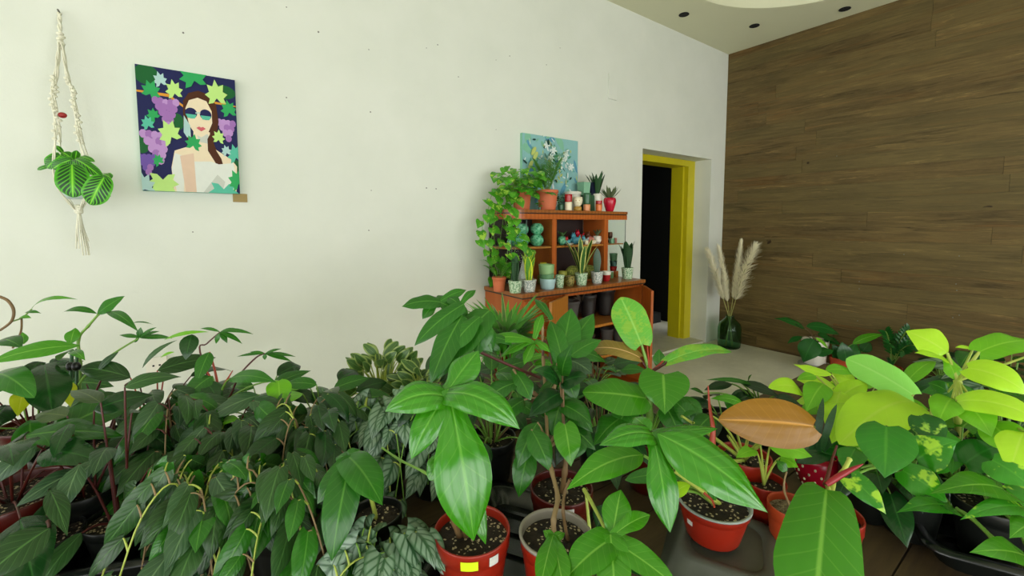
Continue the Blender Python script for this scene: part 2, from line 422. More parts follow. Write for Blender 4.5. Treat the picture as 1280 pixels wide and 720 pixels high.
def floor_mat():
    m = NT('concrete'); co = m.coord()
    n = m.noise(1.3, 5, .6, co); n2 = m.noise(14, 5, .7, co)
    c = m.mix(m.ramp(m.math('ADD', m.math('MULTIPLY', n, .7), m.math('MULTIPLY', n2, .3)), .35, .65), lin('c0beaa'), lin('dad8c4'))
    m.set(c, .55, 0, .4); m.bump(n2, .1, .004); return m.m
M['concrete'] = floor_mat()

# floor
b = MB(); b.box((XL-.3, YB-.3, -.1), (WX+.4, WY+2.6, 0)); struct('floor', b, 'concrete')
# white wall with the door opening
DX0 = on(801, 300, 1, WY).x; DX1 = on(886, 300, 1, WY).x; DZ = on(801, 185, 1, WY).z
RV = .34      # reveal depth
b = MB()
b.box((XL, WY, 0), (DX0, WY+.42, CZ)); b.box((DX1, WY, 0), (WX+.1, WY+.42, CZ)); b.box((DX0, WY, DZ), (DX1, WY+.42, CZ))
for px, py in ((358,122),(461,62),(463,140),(533,60),(547,56),(573,96),(620,75),(637,70),(620,162),(683,81),(464,238),(241,290),(461,288),(533,235),(358,9),(700,60),(229,41),(398,40),(545,236)):
    q = on(px, py, 1, WY)
    r_ = R.uniform(.003, .0055)
    b.poly([(q.x + r_*math.cos(a*PI/4), WY-.0008, q.z + r_*math.sin(a*PI/4)) for a in range(8)], 1)
struct('wall_back', b, ['plaster', 'nail'])
# yellow inner frame
b = MB(); yf = WY+.20
def frame_piece(x0, x1, z0, z1):
    b.box((x0, yf, z0), (x1, WY+.40, z1))
FT = .035
frame_piece(DX1-FT-.10, DX1-.001, 0, DZ-.001); frame_piece(DX0+.001, DX0+FT, 0, DZ-.001); frame_piece(DX0+FT, DX1-FT-.10, DZ-.07, DZ-.001)
b.box((DX1-.165, yf+.05, 0), (DX1-.13, WY+.40, DZ-.07))
struct('trim_1', b, 'yellow_paint')
# dark room beyond
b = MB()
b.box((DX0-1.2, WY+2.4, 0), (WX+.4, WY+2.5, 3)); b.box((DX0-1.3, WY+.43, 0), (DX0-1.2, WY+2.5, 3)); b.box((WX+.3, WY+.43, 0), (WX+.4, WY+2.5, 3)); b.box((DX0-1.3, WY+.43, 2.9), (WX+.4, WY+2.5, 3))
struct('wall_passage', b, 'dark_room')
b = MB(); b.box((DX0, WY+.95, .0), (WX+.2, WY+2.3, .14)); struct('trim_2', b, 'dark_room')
b = MB(); b.box((DX0+.01, WY+.02, .0), (DX1-.01, WY+.42, .022)); struct('trim_3', b, 'concrete')
# wood wall built of boards (on a backing)
b = MB(); b.box((WX+.03, YB, 0), (WX+.15, WY, CZ), 0)
z = 0.0; k = 0
while z < CZ-.01:
    h = .137; z1 = min(z+h, CZ)
    y = YB - R.random()*2
    while y < WY:
        L = R.uniform(1.6, 2.65); y1 = min(y+L, WY-.001); y0 = max(y, YB)
        if y1 - y0 > .02:
            o = R.uniform(0, .0015); rr = R.random(); n0 = len(b.v)
            c = [V((x, yy, zz)) for zz in (z+.0003, z1-.0004) for yy in (y0+.0008, y1-.0008) for x in (WX+o, WX+.03)]
            b.hexa(c, 0)
            for i in range(n0, len(b.v)): b.rn[i] = rr
        y += L
    z += h
# screw heads in pairs
for px, py in ((1074,352),(1074,361),(1195,355),(1196,363),(1199,320),(1199,394),(1191,397),(1072,401),(1130,318),(1046,195)):
    q = on(px, py, 0, WX-.001)
    b.poly([(WX-.001, q.y - .005*math.cos(a*PI/3), q.z + .005*math.sin(a*PI/3)) for a in range(6)], 1)
struct('wall_right', b, ['boards', 'nail'])
# ceiling with a raised round recess
CC = on(905, 22, 2, CZ); ccx, ccy, cr = 3.57, 1.13, 1.07
b = MB(); n = 72
x0, x1, y0, y1 = XL-.2, WX+.2, YB-.2, WY+.2
circ = [V((ccx+cr*math.cos(2*PI*i/n), ccy+cr*math.sin(2*PI*i/n), CZ)) for i in range(n)]
def edge(p):
    dx, dy = p.x-ccx, p.y-ccy; t = min(((x1-ccx)/dx if dx > 1e-9 else 1e9), ((x0-ccx)/dx if dx < -1e-9 else 1e9), ((y1-ccy)/dy if dy > 1e-9 else 1e9), ((y0-ccy)/dy if dy < -1e-9 else 1e9))
    return V((ccx+dx*t, ccy+dy*t, CZ))
for i in range(n):
    p, q = circ[i], circ[(i+1) % n]; e, g = edge(p), edge(q)
    pts = [p, q, g]
    for cx_, cy_ in ((x0,y0),(x0,y1),(x1,y0),(x1,y1)):
        cc = V((cx_, cy_, CZ))
        if (abs(e.x-g.x) > 1e-6 and abs(e.y-g.y) > 1e-6) and ((abs(cc.x-e.x) < 1e-6 and abs(cc.y-g.y) < 1e-6) or (abs(cc.y-e.y) < 1e-6 and abs(cc.x-g.x) < 1e-6)): pts.append(cc)
    pts.append(e); b.poly(pts)
def ring(r, z): return [V((ccx+r*math.cos(2*PI*i/n), ccy+r*math.sin(2*PI*i/n), CZ+z)) for i in range(n)]
b.grid([ring(cr, 0), ring(cr-.004, .01), ring(cr-.006, .22), ring(cr-.07, .30), ring(cr-.2, .33), ring(.001, .34)], closed=True)
struct('ceiling', b, 'ceiling')
for i, (px, py) in enumerate(((855,18),(943,32),(1056,11))):
    q = on(px, py, 2, CZ)
    t = thing('downlight_socket', ['small unlit black recessed ceiling spot beside the white wall edge', 'unlit black recessed ceiling spot nearest the corner of the room', 'unlit black recessed ceiling spot near the wooden wall edge'][i], 'ceiling light', q, 'unlit recessed spots in the ceiling')
    m_ = MB(); m_.lathe((q.x, q.y, q.z-.006), [(.030,.0062),(.045,.006),(.047,.002),(.044,0),(.032,0),(.030,.0055)]); m_.build('trim_ring', 'hole_black', t)
    m_ = MB(); m_.disc((q.x, q.y, q.z-.004), .031); m_.build('lens', 'hole_black', t)
# off-frame walls with big window openings
def holed_wall(name, axis, c0, c1, u0, u1, wins, z0, z1):
    b = MB()
    def bx(a, e, f, g):
        if e-a < 1e-4: return
        if axis == 0: b.box((c0, a, f), (c1, e, g))
        else: b.box((a, c0, f), (e, c1, g))
    u = u0
    for w0, w1 in wins:
        bx(u, w0, 0, CZ); bx(w0, w1, 0, z0); bx(w0, w1, z1, CZ); u = w1
    bx(u, u1, 0, CZ)
    return struct(name, b, 'grey_wall')
M['grey_wall'] = plain('grey_wall_low_fill', '74746a', .8, var=.03, scale=3)  # unseen walls darkened to cut the bounced fill light
LW = [(-2.9, -1.2), (-.9, .9), (1.1, 2.3)]
BW = [(-3.2, -1.3), (-1.1, .9), (1.2, 4.5)]
holed_wall('wall_left', 0, XL-.2, XL, YB-.2, WY+.42, LW, .12, 2.6)
holed_wall('wall_front', 1, YB-.2, YB, XL, WX+.15, BW, .12, 2.6)
M['winframe'] = plain('window_frame_paint', '2c2c2a', .5)
wn = 1
for ax, c, wins in ((0, XL-.1, LW), (1, YB-.1, BW)):
    for w0, w1 in wins:
        b = MB()
        def bb(a, e, f, g):
            if ax == 0: b.box((c-.03, a, f), (c+.03, e, g))
            else: b.box((a, c-.03, f), (e, c+.03, g))
        bb(w0, w1, .12, .17); bb(w0, w1, 2.55, 2.60); bb(w0, w0+.05, .17, 2.55); bb(w1-.05, w1, .17, 2.55); mdl = (w0+w1)/2; bb(mdl-.025, mdl+.025, .17, 2.55)
        struct('window_%d' % wn, b, 'winframe'); wn += 1
        L = bpy.data.lights.new('daylight', 'AREA'); L.shape = 'RECTANGLE'; L.size = w1-w0-.06; L.size_y = 2.45
        lo = bpy.data.objects.new('daylight', L); COL.objects.link(lo)
        if ax == 0: lo.location = (XL-.22, mdl, 1.36); lo.rotation_euler = (PI/2, 0, -PI/2)
        else: lo.location = (mdl, YB-.22, 1.36); lo.rotation_euler = (-PI/2, PI, 0)
        L.energy = 1; L.cycles.is_portal = True
# even world background as daylight; no ground outside is built
w = bpy.data.worlds.new('world'); sc.world = w; w.use_nodes = True
bg = w.node_tree.nodes['Background']; bg.inputs[0].default_value = (.985, 1.0, .975, 1); bg.inputs[1].default_value = WORLD_STR if 'WORLD_STR' in globals() else 5.15
sc.view_settings.view_transform = 'Standard'; sc.view_settings.look = 'None'; sc.view_settings.gamma = 1; sc.view_settings.use_curve_mapping = False
sc.view_settings.exposure = 0.0

# blank switch plate and wall socket
q = on(765, 109, 1, WY)
b = MB(); b.box((q.x-.055, WY-.012, q.z-.11), (q.x+.055, WY-.0005, q.z+.11)); o = b.build('cover_plate', 'plaster', None, (q.x, WY, q.z)); tag(o, 'blank white cover plate high on the white wall left of the yellow doorway', 'cover plate')
q = on(196, 456, 1, WY)
t = thing('wall_socket', 'small white power socket low on the white wall behind the plants', 'socket', (q.x, WY, q.z))
b = MB(); b.box((q.x-.04, WY-.012, q.z-.04), (q.x+.04, WY-.0005, q.z+.04)); b.build('face_plate', 'white_cer', t)
b = MB()
for dx in (-.012, .012): b.box((q.x+dx-.004, WY-.0135, q.z-.004), (q.x+dx+.004, WY-.0121, q.z+.004))
b.build('socket_hole', 'hole_black', t)

# ------------------------------------------------------------------ paintings
def col(name, c, rough=.55): 
    M[name] = plain(name, c, rough, 0, .15, var=.05, scale=30); return name
class Art:
    """flat painted shapes on a canvas hanging in the plane Y = y; u,v in 0..1 from the lower left"""
    def __init__(s, x0, z0, w, h, y): s.x0, s.z0, s.w, s.h, s.y = x0, z0, w, h, y; s.mb = MB(); s.mats = []; s.k = 0
    def mat(s, m):
        if m not in s.mats: s.mats.append(m)
        return s.mats.index(m)
    def shape(s, pts, m):
        s.k += 1; y = s.y - .0006 - s.k*.00006
        s.mb.poly([(s.x0+min(max(u, 0), 1)*s.w, y, s.z0+min(max(v, 0), 1)*s.h) for u, v in pts], s.mat(m))
    def ell(s, u, v, a, b, m, rot=0, n=18):
        c, d = math.cos(rot), math.sin(rot)
        s.shape([(u + a*math.cos(2*PI*i/n)*c - b*math.sin(2*PI*i/n)*d, v + a*math.cos(2*PI*i/n)*d + b*math.sin(2*PI*i/n)*c) for i in range(n)], m)
    def maple(s, u, v, r, m, rot=0, asp=1.0):
        # grape leaf: pointed lobes fanning out from the stalk
        pts = []; n_ = 7
        for i in range(2*n_+1):
            a = rot + PI/2 + (i/(2*n_)-.5)*math.radians(285); t_ = abs(i/(2*n_)-.5)*2
            rr_ = r*((1.12 - .30*t_) if i % 2 else (.74 - .22*t_))
            pts.append((u + rr_*math.cos(a)*asp, v + rr_*math.sin(a)))
        pts.append((u - .1*r*math.cos(rot+PI/2)*asp, v - .1*r*math.sin(rot+PI/2)))
        s.shape(pts, m)
    def grapes(s, u, v, r, n, m1, m2, lean=0.0):
        rows = int(math.sqrt(2*n))
        for i in range(rows):
            c = rows-i
            for j in range(c):
                s.ell(u + (j-(c-1)/2)*r*1.45 + lean*i*r, v - i*r*1.35 + R.uniform(-.2, .2)*r, r*1.05, r*.95, m1 if R.random() < .6 else m2, n=9)

for nm, c in (('art_navy','1f2350'),('art_green','2f9e58'),('art_dkgreen','1b5c2e'),('art_lime','b6dc80'),('art_teal','56b49a'),('art_ice','a8c8c6'),('art_purple','9a6cae'),('art_lilac','b48cc4'),
              ('art_violet','6c52a0'),('art_hair','4a2814'),('art_skin','e2d2b4'),('art_skin2','d8bca4'),('art_white','d8dcd4'),('art_grey','c0c4ba'),('art_lip','c86068'),('art_orange','d09030'),('art_canvas','9ab8ac')): col(nm, c)
pa = on(168.5, 81, 1, WY-.03); pb = on(300.2, 241.5, 1, WY-.03); pc = on(178, 239, 1, WY-.03); pd = on(293.2, 99, 1, WY-.03)
x0 = (pa.x+pc.x)/2; x1 = (pb.x+pd.x)/2; z1 = (pa.z+pd.z)/2; z0 = (pb.z+pc.z)/2
t = thing('portrait_painting', 'canvas of a dark-haired woman in sunglasses among grapes and green leaves, on the white wall', 'painting', (x0, WY-.03, z0))
A = Art(x0, z0, x1-x0, z1-z0, WY-.03)
b = MB(); b.box((x0, WY-.03, z0), (x1, WY-.001, z1)); b.build('canvas', 'art_teal', t)
A.shape([(0,0),(1,0),(1,1),(0,1)], 'art_navy')
A.ell(.1,.93,.12,.08,'art_dkgreen'); A.ell(.86,.88,.14,.06,'art_dkgreen'); A.ell(.02,.38,.08,.08,'art_dkgreen'); A.ell(.37,.58,.07,.07,'art_dkgreen'); A.ell(.97,.2,.07,.1,'art_dkgreen')
A.shape([(0,.80),(.3,.80),(.45,.72),(.45,.70),(.3,.775),(0,.785)], 'art_orange'); A.shape([(.75,.79),(1,.775),(1,.765),(.75,.77)], 'art_orange')
A.maple(.23,.89,.075,'art_ice',.3); A.maple(.13,.79,.10,'art_green',-.4); A.maple(.36,.82,.095,'art_lime',.2); A.maple(.92,.72,.09,'art_green',.2,1.1)
A.grapes(.27,.73,.034,14,'art_purple','art_lilac',.1); A.grapes(.88,.62,.034,12,'art_lilac','art_purple',.2)
A.maple(.15,.60,.07,'art_green',.8); A.maple(.09,.53,.07,'art_teal',.3)
A.grapes(.15,.45,.038,14,'art_lilac','art_purple',.25); A.grapes(.06,.27,.03,10,'art_violet','art_purple',.1)
# hair, neck, face
A.shape([(.44,.76),(.50,.83),(.60,.86),(.70,.84),(.78,.76),(.80,.62),(.77,.50),(.72,.45),(.76,.38),(.82,.30),(.84,.20),(.86,.14),(.80,.17),(.75,.26),(.69,.33),(.66,.42),(.66,.60),(.48,.62),(.50,.50),(.52,.42),(.47,.42),(.43,.56)], 'art_hair')
A.shape([(.53,.52),(.70,.52),(.70,.40),(.92,.30),(.98,.24),(.97,.12),(.96,0),(.30,0),(.29,.2),(.33,.34),(.52,.40)], 'art_skin')
A.shape([(.56,.50),(.68,.50),(.69,.42),(.58,.43)], 'art_grey')
A.shape([(.46,.70),(.50,.77),(.59,.80),(.68,.78),(.73,.70),(.73,.60),(.68,.51),(.61,.47),(.55,.49),(.49,.56)], 'art_skin')
A.shape([(.44,.64),(.50,.56),(.50,.46),(.46,.46),(.43,.50)], 'art_ice')
for u in (.515, .665):
    A.ell(u,.665,.062,.045,'art_navy'); A.shape([(u-.055,.655),(u+.055,.655),(u+.035,.622),(u-.035,.622)], 'art_teal')
A.shape([(.56,.675),(.61,.68),(.61,.67),(.56,.665)], 'art_ice')
A.shape([(.56,.545),(.59,.56),(.61,.553),(.63,.56),(.66,.545),(.61,.52)], 'art_lip')
A.shape([(.74,.56),(.78,.48),(.73,.46),(.75,.38),(.81,.30),(.84,.20),(.86,.13),(.79,.2),(.73,.28),(.67,.36),(.67,.46)], 'art_hair')
# dress
A.shape([(.29,.18),(.33,.32),(.42,.30),(.42,.22),(.40,0),(.33,0)], 'art_white')
A.shape([(.52,.26),(.70,.27),(.78,.25),(.94,.27),(.96,.18),(.95,.04),(.80,0),(.52,0)], 'art_white')
A.shape([(.66,.06),(.76,.16),(.84,.10),(.80,0),(.6,0)], 'art_grey')
A.shape([(.38,.30),(.52,.33),(.53,0),(.42,0)], 'art_skin2')
A.maple(.30,.46,.125,'art_lime',.5); A.maple(.52,.40,.085,'art_green',-.2,1.1); A.maple(.79,.83,.13,'art_lime',.1); A.maple(.56,.95,.13,'art_green',.3,1.2)
A.maple(.79,.47,.075,'art_lime',-.1); A.maple(.97,.33,.10,'art_teal',.3); A.maple(.87,.36,.06,'art_ice',.3)
A.maple(.2,.08,.14,'art_lime',PI,1.2); A.maple(.02,.02,.12,'art_ice',.3); A.maple(.82,.02,.15,'art_teal',PI,1.2); A.maple(.98,.1,.11,'art_green',.5); A.maple(.17,.24,.06,'art_green',.5)
A.mb.build('artwork', [M[m] for m in A.mats], t)
q = on(299.5, 247.5, 1, WY)
M['kraft'] = plain('kraft_card', '98824e', .7)
b = MB(); b.box((on(291,247,1,WY).x, WY-.006, q.z-.022), (on(309,247,1,WY).x, WY-.0005, q.z+.022)); tag(b.build('title_card', 'kraft', None, (q.x, WY, q.z)), 'small brown card at the lower right corner of the portrait painting', 'card')
# ------------------------------------------------------------------ cabinet
def cabwood(name, c1, c2, rough=.3):
    m = NT(name); co = m.coord((1.2, 1.2, 1.2))
    n = m.noise(3, 3, .5, co)
    w = m.n('ShaderNodeTexWave', wave_type='BANDS', bands_direction='X'); w.inputs['Scale'].default_value = 9; w.inputs['Distortion'].default_value = 7; w.inputs['Detail'].default_value = 3; w.inputs['Detail Scale'].default_value = .6
    m.l(m.coord((1, 1, .25)), w.inputs[0])
    m.set(m.mix(m.math('ADD', m.math('MULTIPLY', w.outputs['Fac'], .5), m.math('MULTIPLY', n, .5)), lin(c1), lin(c2)), rough, 0, .4); return m.m
M['cab'] = cabwood('veneer_orange', '9a4a14', 'b8642a')
M['cab_top'] = cabwood('veneer_brown', '7c4418', 'a0622c')
M['cab_in'] = cabwood('veneer_light', 'a06424', 'ba7c34')
M['cab_dark'] = plain('cabinet_back', '24120c', .6)
M['cab_line'] = plain('dark_edge_strip', '1a100a', .4)
def glass_mat():
    m = NT('clear_glass'); m.set((.92, .97, .95, 1), .02); m.b.inputs['Transmission Weight'].default_value = 1; m.b.inputs['IOR'].default_value = 1.12; return m.m
M['glass'] = glass_mat()
CX0, CX1, CY0, CZT = 1.70, 2.965, 2.235, .937
BK = WY-.012
cabx = thing('display_cabinet', 'orange veneered sideboard with open doors and a glazed hutch on it, against the white wall', 'cabinet', (CX0, CY0, 0))
b = MB(); b.box((CX0-.01, CY0-.015, CZT-.026), (CX1+.01, BK, CZT)); 
ob = b.build('worktop', 'cab_top', cabx)
b = MB(); b.box((CX0-.004, CY0-.010, CZT-.036), (CX1+.004, BK, CZT-.0262)); b.build('edge_strip', 'cab_line', ob)
XM = 2.10
b = MB()
b.box((CX0, CY0, .06), (CX0+.02, BK, CZT-.0365)); b.box((CX1-.02, CY0, .06), (CX1, BK, CZT-.0365)); b.box((XM-.02, CY0+.001, .06), (XM, BK, CZT-.0365))
b.box((CX0+.02, CY0, .06), (CX1-.02, BK, .08)); b.box((CX0+.02, CY0+.02, CZT-.06), (CX1-.02, BK, CZT-.0365)); b.box((CX0, CY0+.03, 0), (CX1, BK, .06))
b.box((CX0+.02, CY0+.002, .08), (XM-.02, CY0+.018, CZT-.06))
b.build('carcass', 'cab', cabx)
b = MB(); b.box((CX0+.02, BK-.01, .08), (CX1-.02, BK-.002, CZT-.06)); b.build('back_panel', 'cab_dark', cabx)
for z in (.615, .36):
    b = MB(); b.box((XM+.001, CY0+.04, z-.02), (CX1-.021, BK-.011, z)); b.build('shelf', 'cab_in', cabx)
def door(hx, hy, ang, w, m, knob):
    d = V((math.cos(ang), math.sin(ang), 0)); n = V((-d.y, d.x, 0))
    b = MB(); h = V((hx, hy, 0)); th = .018
    c = [h + d*u + n*v + V((0, 0, z)) for z in (.085, CZT-.045) for v in (-th/2, th/2) for u in (0, w)]
    b.hexa(c); ob = b.build('door', m, cabx)
    b = MB(); k = h + d*(w-.04) + V((0, 0, .60)); 
    b.ball(k + n*knob*(th/2+.009), .010, n=6); b.build('knob', 'cab_line', ob)
door(XM-.01, CY0-.014, math.radians(207), .31, 'cab_in', 1)
door(CX1-.012, CY0-.014, math.radians(229), .31, 'cab', -1)
# hutch
HY, HZ = 2.42, 1.50
hx0, hx1 = 1.735, 2.962
def rounded(x0, x1, y0, y1, r, n=8, right=False):
    pts = [(x0, y1)]
    pts += [(x0 + r - r*math.cos(PI/2*i/n), y0 + r - r*math.sin(PI/2*i/n)) for i in range(n+1)]
    pts += [(x1, y0), (x1, y1)]
    return pts
b = MB(); b.slab(rounded(hx0-.01, hx1+.005, HY-.008, BK, .13), HZ-.022, HZ); top = b.build('hutch_top', 'cab_top', cabx)
b = MB(); b.slab(rounded(hx0-.004, hx1, HY-.003, BK, .127), HZ-.030, HZ-.0222); b.build('edge_strip', 'cab_line', top)
b = MB(); b.slab(rounded(hx0-.006, hx1+.002, HY-.005, BK, .128), HZ-.068, HZ-.0302); b.build('fascia', 'cab', cabx)
px1, px2 = 2.144, 2.712
for x in (px1, px2):
    b = MB(); b.box((x-.022, HY, CZT+.001), (x+.022, HY+.03, HZ-.0685)); b.box((x-.009, HY+.03, CZT+.001), (x+.009, BK-.012, HZ-.0685)); b.build('upright', 'cab', cabx)
b = MB(); b.box((hx0, BK-.010, CZT+.001), (px2-.01, BK-.001, HZ-.0685)); b.build('hutch_back', 'cab_dark', cabx)
b = MB(); b.box((px1+.03, HY+.02, CZT+.001), (px2-.03, BK-.013, CZT+.016)); b.build('plinth', 'cab', cabx)
SZ = 1.232
b = MB(); b.slab(rounded(hx0+.012, px1-.01, HY+.012, BK-.012, .115), SZ-.014, SZ); b.build('shelf', 'cab_in', cabx)
b = MB(); b.box((px1+.01, HY+.01, SZ-.014), (px2-.01, BK-.012, SZ)); b.build('shelf', 'cab_in', cabx)
b = MB(); b.box((px2+.01, HY+.02, SZ-.010), (hx1-.01, BK-.002, SZ)); b.build('shelf', 'cab_in', cabx)
# glass of the rounded left end and right end
n = 10; r_ = .122; gx = hx0+.004; gy = HY+.004
arc = [V((gx, BK-.012, 0))] + [V((gx + r_ - r_*math.cos(PI/2*i/n), gy + r_ - r_*math.sin(PI/2*i/n), 0)) for i in range(n+1)] + [V((px1-.024, gy, 0))]
b = MB()
inn = [V((gx+.004, BK-.012, 0))] + [V((gx + r_ - (r_-.004)*math.cos(PI/2*i/n), gy + r_ - (r_-.004)*math.sin(PI/2*i/n), 0)) for i in range(n+1)] + [V((px1-.024, gy+.004, 0))]
z0, z1 = CZT+.002, HZ-.069
def up(l, z): return [p + V((0, 0, z)) for p in l]
b.grid([up(arc, z0), up(arc, z1)], 0); b.grid([up(inn, z1), up(inn, z0)], 0)
b.build('curved_glass', 'glass', cabx)
b = MB(); b.box((px2+.026, HY+.006, z0), (hx1-.006, HY+.010, z1)); b.box((hx1-.010, HY+.0105, z0), (hx1-.006, BK-.002, z1)); b.build('side_glass', 'glass', cabx)
M['mull'] = plain('glass_edge', '5c7068', .2)
for x, y in ((gx+r_*.3, gy+r_*.3-.002), (gx+r_+.02, gy-.002), (hx1-.004, HY+.006)): b = MB(); b.box((x-.002, y-.002, z0), (x+.002, y+.002, z1)); b.build('glass_edge', 'mull', cabx)

# ---------- small pots
def glaze(name, c1, c2, scale=60, rough=.35, thr=(.45, .55)):
    m = NT(name); co = m.coord(); v = m.n('ShaderNodeTexVoronoi'); v.inputs['Scale'].default_value = scale; m.l(co, v.inputs[0])
    m.set(m.mix(m.ramp(v.outputs['Distance'], *thr), lin(c1), lin(c2)), rough); m.bump(v.outputs['Distance'], .3, .003); M[name] = m.m
glaze('glaze_green', '78a078', 'c2d4b8', 90); glaze('glaze_grey', '94a09a', 'd0d2cc', 90); glaze('glaze_emerald', '2c9468', '84cca4', 55, .2, (.2, .8)); glaze('glaze_moss', '5c6c28', '98a048', 110, .8)
glaze('glaze_copper', '4a4420', '8c8040', 90)
for nm, c, r in (('c_red','a81c20',.25),('c_cherry','b81430',.22),('c_cream','e4dcbe',.35),('c_navy','0f1430',.3),('c_mint','86b898',.4),('c_dgreen','2c5c3c',.3),('c_peach','d89060',.4),('c_gold','b08838',.3),('c_orange','d8702c',.35),
              ('c_lgreen','8cb47c',.4),('c_sage','5c8a60',.4),('c_sky','a8c8cc',.35),('c_pink','cc7c6c',.4),('c_yellow','c8b818',.4),('c_olive','94963a',.4),('c_blue','4c96a8',.35),('c_teal','48706c',.35),('c_brown','5c3018',.5),('c_paper','d4d6d0',.7),('c_darkpot','2a2624',.5),('c_bag','54504c',.8)):
    M[nm] = plain(nm, c, r, var=.05)
def cup(base, w, h, mat, name=None, label=None, cat=None, group=None, parent=None, taper=.82, lip=.04, mats=None, bulge=0, filled=None, part='pot', n=24):
    """hollow round vessel standing on base; returns its object"""
    r = w/2; b = MB(); base = V(base)
    prof = [(.001, 0), (r*taper*.94, 0), (r*taper, h*.03)]
    for i in range(1, 7):
        t = i/6; prof.append((r*(taper+(1-taper)*t) + bulge*r*math.sin(PI*t), h*t))
    prof += [(r-.0035, h), (r-.005, h*.93), (r*taper-.004, h*.75 if filled else h*.2), (.001, h*.75 if filled else h*.2)]
    if lip:
        prof[8:9] = [(r*(1+lip), h*.86), (r*(1+lip), h)]
    b.lathe(base, prof, n=n)
    if parent is None:
        o = b.build(name, mat, None, base)
        if label: tag(o, label, cat, group)
        return o
    o = b.build(part, mat, parent)
    if filled: 
        b = MB(); b.lathe(base, [(.001, h*.84), (r*.5, h*.86), (r-.006, h*.82)], n=n); b.build('soil', filled, parent)
    return o
def sit(px, py, y, z):
    """spot on the height z seen at column px, at depth line y"""
    q = on(px, py, 1, y); return V((q.x, y, z+.0006))
def wpx(p, n): return n/FPX*depth(p)
def blades(mb, c, n, h, w, lean=.25, shape='strap', arch=.03, fold=.25, ns=5, seed=1, face=None, mi=0, hv=.25):
    rr = random.Random(seed)
    for i in range(n):
        a = 2*PI*i/n + rr.uniform(-.4, .4); d = V((math.cos(a), math.sin(a), 0)); hh = h*rr.uniform(1-hv, 1)
        B = V(c) + d*w*.25; T = V(c) + d*(w*.25 + hh*lean*rr.uniform(.4, 1.2)) + V((0, 0, hh))
        leaf(mb, B, T, w*rr.uniform(.8, 1.1), N=-d, shape=shape, arch=arch, fold=fold, curl=0, ns=ns, mi=mi)

Z1 = CZT; ZT = HZ
# counter row (front line y ~2.30)
def potted(name, label, cat, px, py, y, z, wp, hp, mat, leafspec, group=None, taper=.8, bulge=.02, soil='soil', lip=.03, extra=None):
    s = sit(px, py, y, z); w = wpx(s, wp); h = hp/FPX*depth(s)
    t = thing(name, label, cat, s, group)
    cup(s, w, h, mat, parent=t, taper=taper, bulge=bulge, filled=soil, lip=lip)
    m_ = MB(); leafspec(m_, s + V((0, 0, h*.82)), depth(s)/FPX)
    m_.build('foliage', extra or 'leaf_snake', t)
    return t
G1 = 'small potted plants along the cabinet counter'
def sp(n, h, w, lean, seed, **k): return lambda mb, c, u: blades(mb, c, n, h*u, w*u, lean, seed=seed, **k)
potted('potted_snake_plant', 'dark banded upright snake plant in a pale green speckled pot, left of the yellow-tipped one', 'potted plant', 644, 361, 2.30, Z1, 17, 15.5, 'glaze_green', sp(6, 36, 9, .10, 3), G1)
potted('potted_snake_plant', 'snake plant with yellow-tipped leaves in a grey-white speckled pot at the counter corner', 'potted plant', 661.5, 363, 2.28, Z1, 17.5, 15.5, 'glaze_grey', sp(6, 40, 10, .30, 8), G1, extra='leaf_snake_gold')
potted('potted_snake_plant', 'snake plant with cream leaf edges in a light green pot before the hutch', 'potted plant', 726.5, 357, 2.30, Z1, 15.5, 15.5, 'glaze_green', sp(8, 48, 8, .42, 5), G1, extra='leaf_snake_edge')
def paddle(mb, c, u):
    leaf(mb, c, c + V((.002, 0, 32*u)), 10*u, N=V((-.6, -.8, 0)), shape='strap', arch=.0, fold=.1, ns=7)
    leaf(mb, c+V((.01,.01,0)), c + V((.03, 0.02, 22*u)), 7*u, N=V((-.8, -.6, 0)), shape='strap', arch=.0, fold=.1, ns=7)
potted('potted_snake_plant', 'single broad dark paddle leaf in a speckled grey pot beside the right hutch post', 'potted plant', 746, 354.5, 2.31, Z1, 15, 14.5, 'glaze_grey', paddle, G1)
potted('potted_snake_plant', 'dark pointed snake plant in a pale green pot at the right end of the counter', 'potted plant', 784, 350.5, 2.33, Z1, 14.5, 14.5, 'glaze_green', sp(9, 38, 10, .28, 9), G1)
def frond(mb, st, c, T, nl, ll, w, up_=.5, mi=0, rr=R):
    c, T = V(c), V(T); ctl = (c+T)/2 + V((0, 0, (T-c).length*up_)); pts = bez(c, ctl, T, 14)
    st.tube(pts, [.0016*(1-.6*i/14) for i in range(15)], n=4)
    for i in range(3, 15):
        t = (pts[min(i+1, 14)]-pts[i-1]).normalized(); sd = t.cross(V((0, 0, 1)))
        if sd.length < .05: sd = V((1, 0, 0))
        sd.normalize(); f = math.sin(PI*(i-1)/16)
        for s in (-1, 1):
            leaf(mb, pts[i], pts[i] + (sd*s*.8 + t*.7 - V((0, 0, .25)))*ll*f, w, shape='blade', arch=.05, fold=.1, ns=3, nt=3, N=V((0, 0, 1)))
def palm(px, py, y, z, wp, hp, mat, n, hpx, seed, label, name='potted_parlor_palm', spread=.6, group=None, tall=0):
    s = sit(px, py, y, z); w = wpx(s, wp); u = depth(s)/FPX; h = hp*u; rr = random.Random(seed)
    t = thing(name, label, 'potted plant', s, group)
    cup(s, w, h, mat, parent=t, taper=.8, filled='soil', lip=.06)
    st, lf = MB(), MB(); c = s + V((0, 0, h*.82))
    for i in range(n):
        a = 2*PI*i/n + rr.uniform(-.3, .3); hh = hpx*u*rr.uniform(.6, 1) * (1.5 if i < tall else 1)
        frond(lf, st, c + V((math.cos(a), math.sin(a), 0))*.01, c + V((math.cos(a)*hh*spread, math.sin(a)*hh*spread, hh*.75)), 8, hh*.34, .0075, .28)
    st.build('stem', 'stem_green', t); lf.build('foliage', 'leaf_fine', t); return t
